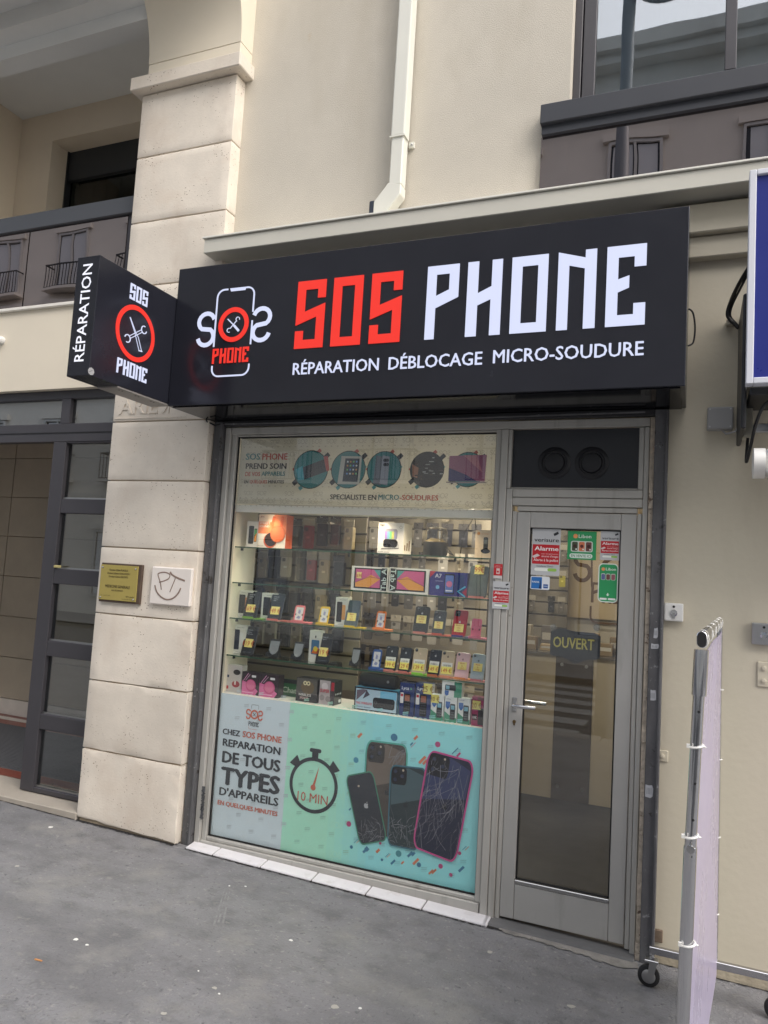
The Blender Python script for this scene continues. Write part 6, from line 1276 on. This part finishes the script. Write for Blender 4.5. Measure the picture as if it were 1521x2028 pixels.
def keyphone(tg_,lay=False):
    def d(c,w,h):
        c.rect(0,w,0,h,(222,224,224),0)
        if lay:
            c.rect(w*.62,w,0,h,(58,140,112),1); c.rrect(w*.16,w*.70,h*.42,h*.78,.004,(40,44,50),2); c.rect(w*.2,w*.38,h*.48,h*.72,(120,170,190),3); c.poly([(w*.15,h*.4),(w*.36,h*.4),(w*.34,h*.14),(w*.25,h*.06),(w*.16,h*.14)],(44,98,170),2)
        else:
            c.poly([(0,0),(w,0),(w,h*.18),(w*.5,h*.26),(0,h*.42)],(58,140,112),1); c.poly([(w*.08,h*.82),(w*.44,h*.82),(w*.44,h*.62),(w*.26,h*.50),(w*.08,h*.62)],(44,98,170),2); c.rrect(w*.46,w*.88,h*.12,h*.74,.005,(40,44,50),3); c.rect(w*.52,w*.82,h*.52,h*.68,(130,180,200),4); c.text('SAMSUNG',w*.1,h*.9,w*.5,h*.04,(60,80,140)); c.text('Prepaid',w*.08,h*.08,w*.42,h*.05,(206,226,216))
            for i in range(3):
                for j in range(3): c.rect(w*(.53+.11*i),w*(.60+.11*i),h*(.2+.09*j),h*(.24+.09*j),(110,114,120),4)
            if tg_: ptag(c,w*.30,h*.84,w*.62,h*.32,['30 €'],(226,214,116),6,(150,110,60))
    return d
carton('mobile_box','white and green mobile box with a yellow 30 euro note',(853,878,1384,1435),.195,.884,.05,(220,222,222),keyphone(True)); carton('mobile_box','middle white and green mobile box of the row of three',(880,904,1387,1437),.195,.884,.05,(220,222,222),keyphone(False)); carton('mobile_box','right white and green mobile box beside the magenta box',(906,931,1389,1440),.195,.884,.05,(220,222,222),keyphone(False))
zz_=span(880,904,1387,1437,.195,.884)[3]
carton('mobile_box','white and green mobile box lying on top of the row of three',(875,914,1359,1390),.20,zz_,.06,(220,222,222),keyphone(False,True),sidecol=(206,206,206))
carton('mobile_box','magenta mobile box with a yellow 20 euro note at the right end of the counter',(934,961,1386,1444),.19,.884,.05,(150,36,84),lambda c,w,h:(c.rect(0,w,0,h,(158,40,92),0),c.rect(w*.4,w,h*.9,h,(112,40,60),1),c.rrect(w*.46,w*.9,h*.05,h*.62,.005,(40,36,42),2),c.rect(w*.05,w*.4,h*.2,h*.40,(60,24,40),1),c.text('10€',w*.08,h*.25,w*.38,h*.09,(230,220,226),.02),ptag(c,w*.34,h*.72,w*.60,h*.30,['20 €'],(228,216,124),6,(170,120,60))))

# ================================================================ ACROSS THE STREET (seen only in the glass)
ob=thing('opposite_building','pale stone apartment house across the street mirrored in the glass','building',(-3,-14.5,0))
OST=mat('opposite_stone',lin((226,220,210)),.85,var=(.8,.06)); OY=-14.3; HT=15.3
OF=mat('opposite_frame',lin((200,198,194)),.6); OG=mat('opposite_glass',(.03,.035,.04),.08); OC=mat('opposite_curtain',lin((210,212,214)),.8); OI=mat('opposite_iron',(.02,.02,.022),.5)
bx(-26,16,OY-6,OY,-.3,HT).build('wall',OST,ob)
for z_ in(3.6,6.9,10.1,13.2): bx(-26,16,OY+.001,OY+.18,z_,z_+.16).build('string_course',OST,ob)
bx(-26,16,OY+.001,OY+.55,HT-.35,HT).build('cornice',OST,ob); bx(-26,16,OY+.001,OY+.38,HT-.6,HT-.352).build('cornice',OST,ob)
bx(-26,16,OY-5,OY-3.6,HT+.001,HT+1.2).build('mansard',mat('zinc_roof',lin((120,126,134)),.5),ob)
wf=MB().box(-.62,.62,0,.09,0,.07).box(-.62,.62,0,.09,2.03,2.1).box(-.62,-.55,0,.09,.071,2.029).box(.55,.62,0,.09,.071,2.029).box(-.03,.03,.02,.08,.071,2.029).mesh('w'); wf.materials.append(OF)
wp=MB().box(-.55,.55,.005,.02,.07,2.03).mesh('w'); wp.materials.append(OG)
wc=MB().box(-.5,-.06,.021,.03,.08,2.0).box(.06,.5,.021,.03,.08,2.0).mesh('w'); wc.materials.append(OC)
ir=MB().box(-.8,.8,.33,.36,.88,.92).box(-.8,.8,.33,.36,.1,.13).box(-.8,-.77,.0,.33,.88,.92).box(.77,.8,0,.33,.88,.92)
for k in range(13): ir.box(-.79+k*.13,-.775+k*.13,.335,.355,.13,.88)
ir=ir.mesh('r'); ir.materials.append(OI); slb=MB().box(-.85,.85,.0,.4,-.0,.09).mesh('s'); slb.materials.append(OST)
hd_=MB().box(-.75,.75,0,.12,2.12,2.3).mesh('h'); hd_.materials.append(OST)
for fl,z_ in enumerate((.5,4.1,7.3,10.5)):
    for k in range(12):
        x=-23+k*3.0+(.4 if fl%2 else 0)
        o=bpy.data.objects.new('window',wf); link(o,ob); o.location=Vector((x,OY+.002,z_))-ORG[ob]
        for nm,me in(('pane',wp),('curtain',wc),('window_head',hd_))+((('balcony_railing',ir),('balcony_slab',slb)) if fl else ()):
            q=bpy.data.objects.new(nm,me); link(q,o)
            if nm=='curtain' and (k*7+fl*3)%5==0: q.scale.x=.9
lm=thing('street_lamp','grey street lamp standing behind the viewer, mirrored in the upper window','street lamp',(-1.05,-6.1,-.28))
LPM=mat('lamp_grey',lin((120,124,128)),.5,.3)
MB().tube([(-1.05,-6.1,-.26),(-1.05,-6.1,1.0),(-1.05,-6.1,10.6)],[.12,.10,.085],16).build('pole',LPM,lm,smooth=True); MB().tube([(-1.05,-6.1,10.2),(-.9,-6.1,10.25),(-.6,-6.1,10.25)],.05,8).build('arm',LPM,lm); MB().lathe([(.05,.20),(.36,.10),(.42,0),(.36,-.04)],(-.58,-6.1,10.15),'z',24).build('lamp_head',LPM,lm,smooth=True)
